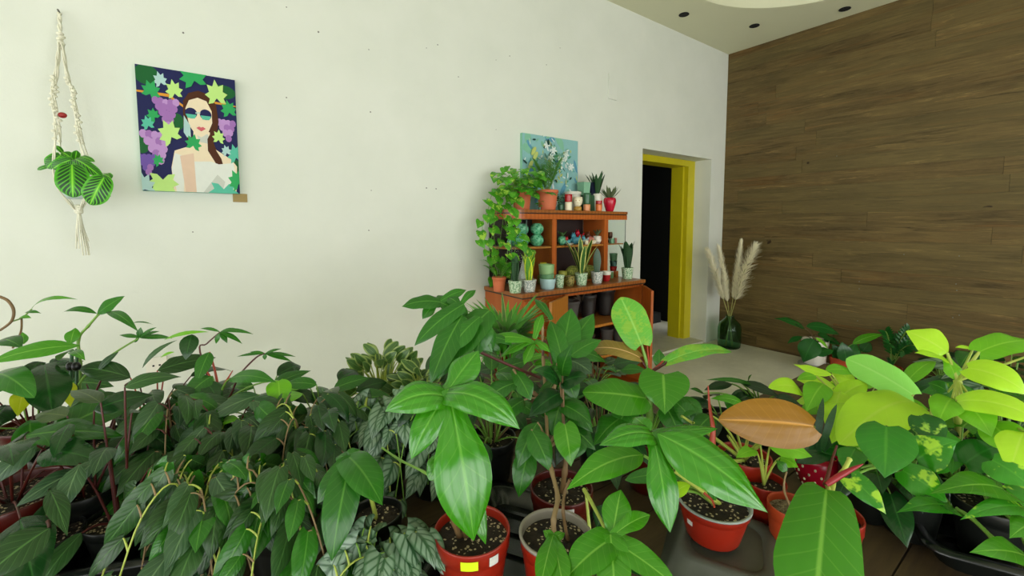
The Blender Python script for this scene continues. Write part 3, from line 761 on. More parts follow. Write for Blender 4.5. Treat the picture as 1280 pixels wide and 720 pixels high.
palm(624, 358, 2.42, Z1, 17, 18, 'pot_terra', 11, 34, 4, 'small drooping feathery palm in a terracotta pot at the left end of the counter', spread=.75)
palm(684, 262, 2.50, ZT, 26, 25, 'pot_terra', 22, 54, 11, 'tall feathery parlor palm in a terracotta pot on top of the hutch', spread=.30, tall=4)
# stacked bowls and cups on the counter
def vessel(name, label, cat, px, py, y, z, wp, hp, mat, group=None, **k):
    s = sit(px, py, y, z); u = depth(s)/FPX
    o = cup(s, wp*u, hp*u, mat, name, label, cat, group, **k); return s.z + hp*u
G2 = 'ceramic bowls and cups on the cabinet counter'
zz = vessel('striped_bowl', 'wide pale blue bowl with a pink foot, lowest of the stack on the counter', 'bowl', 684.5, 361, 2.31, Z1, 20, 13, 'c_sky', G2, lip=0, taper=.86)
zz = vessel('striped_bowl', 'dark green bowl between the pale blue and light green bowls of the counter stack', 'bowl', 683.5, 361, 2.31, zz-.002, 18.5, 6, 'c_sage', G2, lip=0, taper=.92)
zz = vessel('striped_bowl', 'light green wide bowl topping the stack beside the left hutch post', 'bowl', 683, 361, 2.31, zz, 20, 12, 'c_lgreen', G2, lip=0, taper=.9)
b = MB(); s = sit(684.5, 361, 2.31, Z1); b.lathe(s, [(.001, -.0004), (.046, -.0004), (.0495, .010), (.001, .010)]);
vessel('yellow_cup', 'yellow cup seen behind the bowl stack, the left one', 'cup', 679, 350, 2.50, Z1+.07, 8.5, 16, 'c_yellow', 'yellow cups behind the bowl stack', lip=0)
vessel('yellow_cup', 'yellow cup seen behind the bowl stack, the right one', 'cup', 688, 350, 2.50, Z1+.07, 8.5, 16, 'c_yellow', 'yellow cups behind the bowl stack', lip=0)
b = MB(); q = sit(683.5, 350, 2.50, Z1); b.box((q.x-.06, 2.46, q.z), (q.x+.06, 2.54, Z1+.0695)); tag(b.build('display_block', 'c_olive', None, q), 'olive block under the two yellow cups behind the bowl stack', 'block')
vessel('speckled_pot', 'empty light green speckled pot right of the bowl stack', 'pot', 699.5, 359, 2.30, Z1, 11.5, 16, 'glaze_green', G2, lip=.03)
vessel('speckled_pot', 'small dark bronze pot between the two light green pots', 'pot', 712, 357, 2.31, Z1, 12, 13, 'glaze_copper', G2, lip=.06, bulge=.1)
vessel('olive_pot', 'olive green cup standing behind the empty light green pot', 'pot', 703.5, 350, 2.40, Z1, 11, 17, 'c_olive', G2, lip=0)
zz = vessel('red_cup', 'dark red cup with a white cup in it, near the right hutch post', 'cup', 758, 352, 2.345, Z1, 10.5, 8, 'c_red', G2, lip=0, taper=.75)
vessel('white_cup', 'small white cup set on the dark red cup on the counter', 'cup', 758, 352, 2.345, zz-.001, 11, 4.5, 'white_cer', G2, lip=0, taper=.95)
for px, py, r_, lb in ((716, 350, 7.5, 'round moss ball behind the cream-edged snake plant, the left one'), (736, 350, 7, 'round moss ball behind the cream-edged snake plant, the right one')):
    s = sit(px, py, 2.42, Z1+.016); u = depth(s)/FPX; b = MB(); b.ball(s + V((0, 0, r_*u*1.3)), r_*u*1.3, n=9); tag(b.build('moss_ball', 'glaze_moss', None, s), lb, 'ornament', 'moss balls in the hutch middle bay')
# white cone-shaped paper ornament behind the left snake plants
s = sit(657, 350, 2.52, Z1); u = depth(s)/FPX; b = MB()
b.lathe(s, [(12*u, 0), (9*u, 12*u), (6*u, 24*u), (4*u, 33*u), (2*u, 38*u), (.0005, 39*u)], n=11); tag(b.build('paper_ornament', 'c_paper', None, s), 'white cone-shaped ornament standing behind the yellow-tipped snake plant', 'ornament')
# left bay: emerald round pots, stacked
def round_pot(px, y, z, wp, mat, label, group, hk=.82):
    s = sit(px, 300, y, z); u = depth(s)/FPX; r = wp*u/2; b = MB()
    b.lathe(s, [(.001, 0), (r*.5, 0), (r*.55, r*.05), (r*.88, r*.38), (r, r*.8*hk/.82), (r*.9, r*1.25*hk/.82), (r*.62, r*1.55*hk/.82), (r*.58, r*1.64*hk/.82), (r*.5, r*1.6*hk/.82), (r*.5, r*1.2), (.001, r*1.1)], n=24)
    tag(b.build('round_pot', mat, None, s), label, 'pot', group); return s.z + r*1.64*hk/.82
G3 = 'emerald round pots in the glazed bay'
for px, y, lb in ((652.5, 2.52, 'left'), (671, 2.51, 'middle')):
    z = round_pot(px, y, SZ, 17.5, 'glaze_emerald', 'emerald glazed round pot on the glazed bay shelf, lower one of the %s stack' % lb, G3)
    round_pot(px, y, z, 17, 'glaze_emerald', 'emerald glazed round pot on the glazed bay shelf, upper one of the %s stack' % lb, G3)
round_pot(684, 2.54, SZ, 13, 'glaze_emerald', 'emerald round pot alone beside the left hutch post', G3)
round_pot(640, 2.60, SZ, 13, 'glaze_emerald', 'emerald round pot at the rounded end of the glazed bay', G3)
# middle bay shelf
G4 = 'little ornaments on the middle hutch shelf'
s = sit(702.5, 305, 2.50, SZ)
t = thing('succulent_pot', 'green round pot with a small dark succulent, left on the middle hutch shelf', 'potted plant', s, G4)
u = depth(s)/FPX; b = MB(); b.lathe(s, [(.001,0),(3*u,0),(5.5*u,4*u),(5.5*u,8*u),(4*u,11*u),(3.4*u,10*u),(.001,9.5*u)]); b.build('pot', 'glaze_emerald', t)
b = MB(); blades(b, s+V((0,0,10*u)), 9, 8*u, 3*u, .9, shape='lance', seed=3); b.build('foliage', 'leaf_mid', t)
def bird(px, y, z, wp, mats, label, head=True):
    """small seated animal figurine"""
    s = sit(px, 305, y, z); u = depth(s)/FPX*wp/10
    t = thing('animal_figurine', label, 'figurine', s, G4)
    b = MB(); b.ball(s+V((0,0,4*u)), 4.2*u, n=8, sx=1.25, sy=.9, sz=.95); b.tube([s+V((4*u,0,5*u)), s+V((6.5*u,0,8*u)), s+V((6.8*u,0,9.5*u))], [1.4*u,1*u,.4*u], n=6)
    b.build('body', mats[0], t)
    b = MB(); b.ball(s+V((-3.2*u,-.5*u,8.8*u)), 2.6*u, n=7); b.tube([s+V((-5*u,-1*u,8.6*u)), s+V((-6.6*u,-1.4*u,8.2*u))], [1*u,.3*u], n=6)
    for k in (-1, 1): b.tube([s+V((-3*u,k*1.2*u,10.5*u)), s+V((-2.4*u,k*1.8*u,12.6*u))], [.9*u,.2*u], n=5)
    b.build('head', mats[1], t)
bird(710, 2.47, SZ, 9, ('c_blue','c_red'), 'blue figurine with a red head, left of the middle hutch shelf')
bird(719, 2.53, SZ, 12, ('c_blue','c_blue'), 'blue figurine behind the white dish on the middle hutch shelf')
bird(724, 2.56, SZ+.02, 12, ('c_red','c_cherry'), 'red figurine at the centre of the middle hutch shelf')
bird(731, 2.50, SZ, 9, ('c_sky','c_blue'), 'pale blue figurine right of the red one on the middle hutch shelf')
bird(737, 2.55, SZ, 12, ('c_pink','c_brown'), 'pink and brown figurine near the spiky succulent on the middle hutch shelf')
bird(742, 2.45, SZ, 7, ('c_cream','c_pink'), 'small cream figurine at the front edge of the middle hutch shelf')
vessel('white_dish', 'flat white dish at the front of the middle hutch shelf', 'dish', 712, 305, 2.455, SZ, 11, 2.5, 'white_cer', G4, taper=.6, lip=0)
vessel('yellow_cup', 'tiny yellow cup at the front of the middle hutch shelf', 'cup', 726, 305, 2.45, SZ, 6, 5, 'c_olive', G4, lip=0)
vessel('cream_cup', 'tiny cream cup beside the yellow one on the middle hutch shelf', 'cup', 733, 305, 2.45, SZ, 5.5, 5, 'c_cream', G4, lip=0)
s = sit(746.5, 305, 2.49, SZ); t = thing('succulent_pot', 'white round pot with a spiky succulent, right on the middle hutch shelf', 'potted plant', s, G4)
u = depth(s)/FPX; b = MB(); b.lathe(s, [(.001,0),(3*u,0),(5.5*u,4*u),(5*u,9*u),(4*u,10*u),(3.4*u,9*u),(.001,8.5*u)]); b.build('pot', 'white_cer', t)
b = MB(); blades(b, s+V((0,0,9*u)), 11, 10*u, 2.5*u, .8, shape='lance', seed=5); b.build('foliage', 'leaf_grey', t)
# right bay
zz = SZ
vessel('brown_vase', 'small round brown vase on the right glass bay shelf', 'vase', 762.5, 305, 2.56, SZ+.03, 5, 9, 'c_brown', None, lip=0, bulge=.3)
def block(px, y, z, wp, hp, mat, label, name='ceramic_block', grp=None):
    s = sit(px, 305, y, z); u = depth(s)/FPX; w = wp*u/2; h = hp*u; b = MB(); c = .15*w
    pts = [(s.x-w+c, s.y-w*.8), (s.x+w-c, s.y-w*.8), (s.x+w, s.y-w*.8+c), (s.x+w, s.y+w*.8-c), (s.x+w-c, s.y+w*.8), (s.x-w+c, s.y+w*.8), (s.x-w, s.y+w*.8-c), (s.x-w, s.y-w*.8+c)]
    b.slab(pts, s.z, s.z+h*.93); b.slab([(s.x+(x-s.x)*.93, s.y+(y_-s.y)*.93) for x, y_ in pts], s.z+h*.93, s.z+h)
    tag(b.build(name, mat, None, s), label, 'box', grp); return s.z+h
block(762.5, 2.56, SZ, 7, 4, 'c_brown', 'small brown box under the round brown vase in the right glass bay')
block(764.5, 2.47, SZ, 5.5, 6, 'c_mint', 'mint green box on the right glass bay shelf'); block(769, 2.47, SZ, 3.5, 6.5, 'c_pink', 'narrow pink box beside the mint green one')
z = CZT
z = block(764, 2.47, z, 6, 7, 'c_lgreen', 'light green box at the bottom of the right glass bay', grp=None); block(770.5, 2.47, CZT, 5, 8, 'c_orange', 'orange box at the bottom of the right glass bay')
z = vessel('stacked_cup', 'maroon cup standing low in the right glass bay on the light green box', 'cup', 766.5, 340, 2.49, z+.004, 9, 6, 'c_red', None, lip=0)
z = vessel('stacked_cup', 'dark teal cup above the maroon cup in the right glass bay', 'cup', 766.5, 340, 2.49, z, 9.5, 7, 'c_teal', None, lip=0)
vessel('stacked_cup', 'grey-green topmost cup in the right glass bay', 'cup', 766.5, 340, 2.49, z, 10, 9, 'c_sage', None, lip=0)
# on top of the hutch
G5 = 'pots and cups on top of the hutch'
zz = vessel('white_cup', 'white square-looking cup under the red cup on top of the hutch', 'cup', 710.5, 262, 2.45, ZT, 9, 10.5, 'c_cream', G5, lip=0, taper=.95)
vessel('red_cup', 'red cup standing on the white cup on top of the hutch', 'cup', 710.5, 262, 2.45, zz, 9.5, 9.5, 'c_red', G5, lip=0, taper=.95)
vessel('wide_white_pot', 'wide white pot behind the face mug on top of the hutch', 'pot', 716, 262, 2.56, ZT, 20, 24, 'white_cer', G5, lip=.05, taper=.85)
s = sit(722, 262, 2.45, ZT); u = depth(s)/FPX; t = thing('face_mug', 'cream mug with a face drawn on it, on top of the hutch', 'mug', s, G5)
b = MB(); b.lathe(s, [(.001,0),(4.5*u,0),(5*u,1*u),(5*u,5*u),(.001,5*u)]); b.build('base', 'c_gold', t)
b = MB(); b.lathe(s, [(.001,5*u),(3.5*u,5.1*u),(5.6*u,9*u),(6.2*u,13*u),(5.8*u,17*u),(5.2*u,17*u),(5.4*u,13*u),(.001,8*u)]); ob = b.build('bowl', 'c_cream', t)
b = MB(); d = (CAM - s); d.z = 0; d.normalize(); e = V((-d.y, d.x, 0))
for k in (-1, 1): b.ball(s + d*5.7*u + e*k*2*u + V((0,0,12.5*u)), .8*u, n=5, sz=.6)
b.ball(s + d*5.4*u + V((0,0,9.8*u)), .8*u, n=5, sz=.4); b.build('drawn_face', 'c_gold', ob)
zz = vessel('green_cup', 'peach lower cup beside the face mug on top of the hutch', 'cup', 733.5, 262, 2.44, ZT, 9, 8, 'c_peach', G5, lip=0, taper=.95)
zz = vessel('green_cup', 'dark green cup on the peach cup on top of the hutch', 'cup', 733.5, 262, 2.44, zz, 9.5, 14, 'c_dgreen', G5, lip=0, taper=.95)
zz2 = vessel('red_cup', 'orange cup, lower one of two by the white pot on the hutch', 'cup', 748.5, 264, 2.435, ZT, 8, 8.5, 'c_orange', G5, lip=0, taper=.92)
vessel('red_cup', 'small red cup stacked on the orange cup on the hutch', 'cup', 748.5, 264, 2.435, zz2, 8, 4.5, 'c_red', G5, lip=0, taper=.92)
s = sit(744, 262, 2.56, ZT)
potted('potted_snake_plant', 'dark narrow-leaved snake plant in a white pot on top of the hutch', 'potted plant', 746, 262, 2.53, ZT, 12, 22, 'white_cer', sp(8, 32, 5.5, .45, 12), G5, taper=.9)
def sq_planter(px, y, z, wp, hp, mat, label, leaf_n, seed, leafh, grp=G5):
    s = sit(px, 262, y, z); u = depth(s)/FPX; w = wp*u/2; h = hp*u; t = thing('square_planter', label, 'potted plant', s, grp); b = MB()
    def sqr(f, zz): return [s+V((-w*f,-w*f,zz)), s+V((w*f,-w*f,zz)), s+V((w*f,w*f,zz)), s+V((-w*f,w*f,zz))]
    b.grid([sqr(.8,0), sqr(1,h), sqr(.9,h), sqr(.85,h*.85)], closed=True, smooth=False); b.poly(list(reversed(sqr(.8,0)))); b.build('pot', mat, t)
    b = MB(); b.poly(sqr(.86, h*.86)); b.build('soil', 'soil', t)
    if leaf_n: b = MB(); blades(b, s+V((0,0,h*.85)), leaf_n, leafh*u, 3*u, .6, seed=seed, shape='lance'); b.build('foliage', 'leaf_snake', t)
# block that carries the two square planters
s = sit(733, 262, 2.57, ZT); u = depth(s)/FPX; b = MB(); b.box((s.x-10*u, 2.52, ZT+.0005), (s.x+11*u, 2.64, ZT+20*u)); tag(b.build('display_riser', 'c_dgreen', None, s), 'dark green riser block under the square planters on the hutch', 'block')
sq_planter(729.5, 2.575, ZT+20*u, 12, 16, 'c_mint', 'pale mint square planter on the riser on top of the hutch', 0, 1, 1)
sq_planter(739, 2.555, ZT+20*u, 8.5, 16, 'c_navy', 'narrow navy planter with a thin curved leaf on the riser', 2, 4, 15)
# strawberry-textured red pot + aloe
def straw_pot(s, r, h, t, dots=None, mat='c_cherry'):
    b = MB(); prof = [(.001,0),(r*.52,0),(r*.6,h*.05),(r*.85,h*.4),(r*1.0,h*.72),(r*.97,h*.9),(r*.86,h),(r*.78,h),(r*.8,h*.86),(.001,h*.84)]
    b.lathe(s, prof, n=30); o = b.build('pot', mat, t)
    if dots:
        b = MB()
        for i, (zf, rf) in enumerate(((.2,.70),(.38,.835),(.56,.93),(.74,1.0))):
            for k in range(12):
                a = 2*PI*(k + .5*(i % 2))/12; b.ball(V(s)+V((math.cos(a)*r*rf, math.sin(a)*r*rf, h*zf)), r*.055, n=4, sz=1.3)
        b.build('seed_dots', dots, o)
    b = MB(); b.lathe(s, [(.001,h*.9),(r*.8,h*.88)], n=24); b.build('soil', 'soil', t)
s = sit(762, 265, 2.46, ZT); u = depth(s)/FPX; t = thing('potted_aloe', 'spiky aloe in a red strawberry-shaped pot at the right end of the hutch top', 'potted plant', s, G5)
straw_pot(s, 7.8*u, 17*u, t)
b = MB(); blades(b, s+V((0,0,15*u)), 15, 17*u, 4*u, .95, shape='lance', seed=6, arch=-.06); b.build('foliage', 'leaf_grey', t)
# things on the lower shelves inside
for px, py, y, z, wp, hp, mat, lb in ((712,410,2.5,.615,24,26,'c_bag','grey bag on the upper inner shelf of the cabinet, left'),(735,410,2.5,.615,20,30,'c_darkpot','dark pot on the upper inner shelf of the cabinet'),(757,405,2.5,.615,22,34,'c_darkpot','tall dark pot right on the upper inner shelf'),
        (732,460,2.45,.36,22,22,'c_darkpot','dark pot on the lower inner shelf, left of the glass jars'),(758,455,2.45,.36,16,22,'c_bag','grey jar on the lower inner shelf, left one'),(772,452,2.45,.36,14,20,'c_bag','grey jar on the lower inner shelf, right one')):
    vessel('storage_pot', lb, 'pot', px, py, y, z, wp, hp, mat, 'pots stored inside the cabinet', lip=.04, taper=.75)
s = sit(722, 395, 2.52, .615); 
b = MB(); rr = random.Random(4)
for k in range(26):
    a = rr.uniform(0, 2*PI); h = rr.uniform(.03, .13); leaf(b, s+V((.05,0,.13)), s+V((.05+.11*math.cos(a), .05*math.sin(a), .13+h*.8)), .02, shape='lance', ns=3, nt=4)
M['dry'] = plain('dried_leaf', '6a5c4c', .8)
tag(b.build('dried_bunch', 'dry', None, s), 'bunch of dried grey flowers on the upper inner shelf', 'dried flowers')

# painting leaning on the wall above the cabinet
for nm, c in (('p_aqua','88b8b8'),('p_blue','5c96b0'),('p_deep','2c5c90'),('p_white','d8e4e0'),('p_green','4c9470'),('p_dark','20443c'),('p_lime','b8c470'),('p_plum','6c3c60'),('p_mint','80b89c')): col(nm, c)
wl = on(652, 166, 1, WY-.02); wr = on(721.5, 176, 1, WY-.02)
x0, x1, z1, z0 = wl.x, wr.x, wl.z, ZT+.001
t = thing('flower_painting', 'blue-green flower painting standing on the hutch against the white wall', 'painting', (x0, WY-.03, z0))
b = MB(); b.box((x0, WY-.028, z0), (x1, WY-.001, z1)); b.build('canvas', 'p_mint', t)
A = Art(x0, z0, x1-x0, z1-z0, WY-.028); rr = R
A.shape([(0,0),(1,0),(1,1),(0,1)], 'p_aqua')
for i in range(60): A.ell(rr.random(), rr.random(), rr.uniform(.05,.14), rr.uniform(.02,.06), rr.choice(['p_aqua','p_aqua','p_blue','p_mint']), rr.uniform(0, PI), 8)
for i in range(170):
    u_, v_ = rr.gauss(.5,.2), rr.gauss(.55,.25); A.ell(u_, v_, rr.uniform(.02,.05), rr.uniform(.006,.016), rr.choice(['p_green','p_dark','p_white','p_white','p_lime','p_mint']), rr.uniform(0, PI), 7)
for u_, v_ in ((.40,.88),(.52,.82),(.75,.78),(.85,.62),(.48,.72),(.66,.7)):
    for k in range(6): A.ell(u_+.03*math.cos(k), v_+.03*math.sin(k), .03, .014, 'p_white', k, 8)
for u_, v_ in ((.17,.78),(.20,.72),(.12,.6)): A.ell(u_, v_, .07, .03, 'p_lime', 1.0, 8)
for i in range(16): A.ell(rr.uniform(.3,.9), rr.uniform(.08,.3), .05, .03, rr.choice(['p_blue','p_deep','p_white','p_plum','p_dark']), rr.uniform(0,PI), 8)
A.ell(.42,.92,.02,.04,'p_dark'); A.ell(.58,.68,.03,.02,'p_deep')
A.mb.build('artwork', [M[m] for m in A.mats], t)

# macrame hanger with prayer plant
yw = WY-.015
M['cord'] = plain('cotton_cord', 'dcdac6', .8, var=.08, scale=120, bump=.4); M['bead'] = plain('red_bead', '9a1c20', .3); M['pot_paleblue'] = plain('pot_paleblue', 'c4d4d4', .35)
topp = on(73.5, 15, 1, yw)
yh = 2.58
t = thing('macrame_hanger', 'long cream macrame plant hanger nailed high at the left of the white wall', 'plant hanger', topp)
def at(px, py, y=yh): return on(px, py, 1, y)
b = MB(); b.tube([V((topp.x, WY, topp.z)), V((topp.x, WY-.03, topp.z+.004))], .004, n=6); b.build('nail', 'nail', t)
pc_ = at(93, 226); pr = 19/FPX*depth(pc_)
def cordtube(b, pts, r, tw=1):
    pts = smooth_path(pts, 6); 
    for s_ in (0, 1):
        q = []
        for i, p in enumerate(pts): q.append(p + V((math.cos(i*.9+s_*PI), math.sin(i*.9+s_*PI), 0))*r*.6)
        b.tube(q, r*.75, n=5)
b = MB(); cordtube(b, [at(74,16,WY-.03), at(74.5,30,WY-.035), at(75.5,46,WY-.05)], .006); cordtube(b, [at(73.4,16,WY-.03), at(75,32,WY-.03), at(75.5,46,WY-.05)], .005)
b.build('hanging_loop', 'cord', t)
b = MB(); k0 = at(76, 52, 2.64)
for j in range(7): b.ball(k0 + V((.004*math.sin(j*2), -.004*math.cos(j*2), .03-.010*j)), .013-.0007*j, n=6, sz=.6)
b.build('knot', 'cord', t)
for i in range(4):
    a = PI/4 + i*PI/2; d = V((math.cos(a), math.sin(a), 0)); b = MB()
    rim = pc_ + d*(pr+.006)
    pts = [k0 + d*.006, at(77, 88, 2.62) + d*.02, at(79+[4,-4,-4,6][i]*.8, 120, 2.60) + d*.03, (at(80, 160, 2.59)*.35 + rim*.65) + V((0,0,.12)), rim, at(97, 262, yh) + d*.012]
    cordtube(b, pts, .0042)
    sp_ = smooth_path(pts, 6)
    for j in range(8, 20): b.ball(sp_[j] + V((.006*math.sin(j*1.3), 0, 0)), .0085, n=5, sz=.8)
    b.build('cord_arm', 'cord', t)
b = MB(); b.ball(at(78, 144, 2.575), .012, n=8, sx=1.2); b.build('bead', 'bead', t)
b = MB(); kk = at(98, 258, yh)
for j in range(4): b.ball(kk + V((0,0,-.008*j)), .015, n=6, sz=.6)
for j in range(14):
    a = j*2.4; b.tube([kk, kk + V((.012*math.cos(a), .012*math.sin(a), -.10)), kk + V((.004+.02*math.cos(a), .015*math.sin(a), -.15-.03*(j % 3)))], .0028, n=4)
b.build('tassel', 'cord', t)
base = at(98, 250, yh); t = thing('hanging_prayer_plant', 'bright green prayer plant in a pale pot held in the macrame hanger', 'potted plant', base)
b = MB(); hh = pc_.z - base.z; cxy = V((pc_.x, pc_.y, base.z+.004))
b.lathe(cxy, [(.001,0),(pr*.42,0),(pr*.6,hh*.25),(pr*.86,hh*.7),(pr,hh),(pr*.93,hh),(pr*.8,hh*.8),(.001,hh*.8)]); b.build('pot', 'pot_paleblue', t)
b = MB(); b.lathe(cxy, [(.001,hh*.85),(pr*.84,hh*.84)]); b.build('soil', 'soil', t)
lf, st = MB(), MB(); cc = cxy + V((0,0,hh*.85)); dd = depth(pc_)
f3 = lambda px, py, dz=0: P(px, py, dd-dz)
for bx, by, tx, ty, wp, dz in ((90,206,91,246,31,.14),(130,222,112,256,27,.12),(94,199,127,221,14,.08),(76,194,58,210,17,.05),(88,200,65,211,15,.10),(64,207,46,212,5,.05),(94,200,96,188,9,0),(84,204,77,229,13,.1),(92,200,78,190,14,-.02),(100,196,118,202,8,.02),(129,218,139,223,11,.06),(78,190,70,182,6,0),(84,196,80,210,14,.07)):
    B = f3(bx, by, dz); T = f3(tx, ty, dz+.02); N = (CAM-B).normalized() + V((0,0,.35))
    leaf(lf, B, T, wp/FPX*dd*.95, N=N, shape='oblong', arch=.10, fold=.12, curl=.12)
    st.tube(bez(cc, (cc+B)/2+V((0,0,.03)), B, 5), .0018, n=5)
st.tube(smooth_path([f3(118,216,.05), f3(132,217,.08), f3(137,222,.08), f3(138,246,.08)], 4), .0012, n=4)
lf.build('foliage', 'leaf_maranta', t); st.build('stem', 'stem_green', t)

# trailing pothos on the hutch
s = sit(652, 262, 2.55, ZT); u = depth(s)/FPX
t = thing('trailing_pothos', 'large green pothos on the hutch top trailing down over its left side', 'potted plant', s)
cup(s, 24*u, 22*u, 'pot_terra', parent=t, filled='soil')
lf, st = MB(), MB(); rr = random.Random(21); c = s + V((0,0,20*u))
def rl(mb, B, size, d, N, shape='heart', **k): leaf(mb, B, B + d.normalized()*size, size*.82, N=N, shape=shape, ns=5, **k)
for i in range(105):
    a = rr.uniform(0, 2*PI); r_ = rr.uniform(.03, .18); ph = rr.uniform(-.35, 1.0)
    p = c + V((math.cos(a)*r_*1.25 - .05, math.sin(a)*r_*.8 - .06, .03 + .19*ph*(1-r_*2)))
    p.y = min(p.y, WY-.06)
    o = (p - c).normalized()
    d = V((o.x, o.y-.4, -.9 + rr.uniform(-.3,.5)))
    rl(lf, p, rr.uniform(.055, .085), d, V((o.x*.6-.2, -.7, .55)) + V((rr.uniform(-.3,.3), 0, rr.uniform(-.3,.3))))
    st.tube(bez(c, (c+p)/2+V((0,0,.05)), p, 4), .0014, n=4, caps=False)
VN = [((624,248),(620,270),(614,300),(612,322)),((632,256),(628,282),(622,318),(616,348)),((644,262),(648,285),(652,303),(664,312)),((618,240),(610,262),(604,276),(602,300)),((640,262),(637,290),(634,318),(632,342)),((630,260),(634,284),(644,305),(640,330)),((622,255),(617,285),(620,312),(626,330))]
for vn in VN:
    pts = [c + V((-.04,0,.02))] + [on(x_, y_, 1, 2.42 + (.12 if x_ < 634 else -.02)) for x_, y_ in vn]
    sp_ = smooth_path(pts, 6); st.tube(sp_, .0018, n=4)
    for i in range(3, len(sp_), 3):
        for _ in range(1):
            d = V((rr.uniform(-1,1), -.5, -.8)); rl(lf, sp_[i] + V((rr.uniform(-.04,.015), -.01, 0)), rr.uniform(.06,.09), d, V((rr.uniform(-.5,.2), -.8, .5)))
lf.build('foliage', 'leaf_pothos_light', t); st.build('stem', 'stem_green', t)
# little trailing plant right of the palm
s = sit(701, 262, 2.5, ZT); u = depth(s)/FPX; t = thing('ivy_pot', 'small dark green bushy plant between the terracotta palm and the red cup', 'potted plant', s)
cup(s, 8*u, 8*u, 'c_dgreen', parent=t, filled='soil', lip=0); lf = MB()
for i in range(34):
    a = rr.uniform(0, 2*PI); p = s + V((math.cos(a)*.02, math.sin(a)*.02, rr.uniform(8, 22)*u)); rl(lf, p, .022, V((math.cos(a), math.sin(a), -.4)), V((0,-.6,.8)))
lf.build('foliage', 'leaf_dark', t)
s = sit(674.5, 258, 2.44, ZT); t = thing('sprout_pot', 'tiny sprout with round leaves in front of the terracotta palm pot', 'potted plant', s); cup(s, .02, .02, 'c_dgreen', parent=t, filled='soil', lip=0); lf = MB()
for k in range(5): rl(lf, s + V((.01*math.cos(k*1.3), .01*math.sin(k*1.3), .03+.008*k)), .03, V((math.cos(k*1.3), math.sin(k*1.3), -.3)), V((0,-.5,1)))
lf.build('foliage', 'leaf_pothos', t)
# ------------------------------------------------------------------ tables
TZ = .80
def tbl_mat():
    m = NT('table_boards'); g = m.coord((1, 1, 1)); at = m.n('ShaderNodeAttribute', attribute_name='rnd')
    n = m.noise(3, 6, .7, m.coord((1.2, 14, 1))); n2 = m.noise(5, 3, .6, g)
    f = m.math('ADD', m.math('MULTIPLY', n, .7), m.math('MULTIPLY', n2, .3))
    c = m.mix(m.ramp(f, .3, .7), lin('2a2016'), lin('5e4c30'))
    c = m.mix(m.math('MULTIPLY', at.outputs['Fac'], .3), c, lin('5a4a34'))
    m.set(c, .55, 0, .4); m.bump(n, .3, .004); return m.m
M['table_boards'] = tbl_mat()
def table(name, label, x0, x1, y0, y1):
    t = thing(name, label, 'table', ((x0+x1)/2, (y0+y1)/2, 0), 'plant tables')
    b = MB(); y = y0; n = 0
    while y < y1-.01:
        w = min(.115, y1-y); n0 = len(b.v); b.box((x0, y+.0015, TZ-.03), (x1, y+w-.0015, TZ)); rr = R.random()
        for i in range(n0, len(b.v)): b.rn[i] = rr
        y += w
    b.build('tabletop', 'table_boards', t)
    b = MB()
    for q in ((x0+.05, y0+.05, x1-.05, y0+.07), (x0+.05, y1-.07, x1-.05, y1-.05), (x0+.05, y0+.07, x0+.07, y1-.07), (x1-.07, y0+.07, x1-.05, y1-.07)): b.box((q[0], q[1], TZ-.11), (q[2], q[3], TZ-.0301))
    b.build('apron', 'table_boards', t)
    for x in (x0+.09, x1-.13):
        for y in (y0+.09, y1-.13):
            b = MB(); b.box((x, y, 0), (x+.06, y+.06, TZ-.0305)); b.build('leg', 'table_boards', t)
table('plant_table', 'long dark board table crowded with potted plants, in front of the white wall', -1.45, 1.25, -.05, 1.50)
table('plant_table', 'smaller board table holding the lime and variegated plants nearest the wooden wall', 1.255, 2.15, -.75, .68)

def tray(px, py, w, d, rot, label, flip=False, z=TZ, h=.045):
    c = on(px, py, 2, z + (h if flip else .01)); c.z = z + .0005
    t = thing('plastic_tray', label, 'tray', c, 'black plastic plant trays')
    b = MB(); ca, sa = math.cos(rot), math.sin(rot)
    def ring(f, zz, cr=.03):
        out = []; hw, hd = w/2*1-f, d/2-f
        for sx, sy, a0 in ((1,1,0),(-1,1,PI/2),(-1,-1,PI),(1,-1,3*PI/2)):
            for k in range(5):
                a = a0 + PI/2*k/4; x = sx*(hw-cr) + cr*math.cos(a); y = sy*(hd-cr) + cr*math.sin(a)
                out.append(V((c.x + x*ca - y*sa, c.y + x*sa + y*ca, c.z+zz)))
        return out
    if flip:
        rows = [ring(-.012, 0), ring(-.012, .005), ring(0, .006), ring(.012, h-.004), ring(.018, h), ring(.03, h-.001), ring(.034, h-.006)]
        b.grid(rows, closed=True); b.poly(rows[-1])
    else:
        rows = [ring(.02, 0), ring(.004, h), ring(-.012, h), ring(-.012, h-.006), ring(-.010, h-.006), ring(-.010, h-.002), ring(.007, h-.002), ring(.022, .003)]
        b.grid([rows[3], rows[2], rows[1], rows[6], rows[7]], closed=True); b.grid([rows[0], ring(.006, h-.008)], closed=True); b.poly(rows[7]); b.poly(list(reversed(rows[0])))
        for k in range(-2, 3):
            o_ = k*w/6; e_ = [V((c.x + x*ca - y*sa, c.y + x*sa + y*ca, c.z+zz)) for zz in (.003, .009) for y in (-d/2+.04, d/2-.04) for x in (o_-.004, o_+.004)]
            b.hexa(e_)
    b.build('shell', 'tray_dusty' if flip else 'tray_black', t); return c

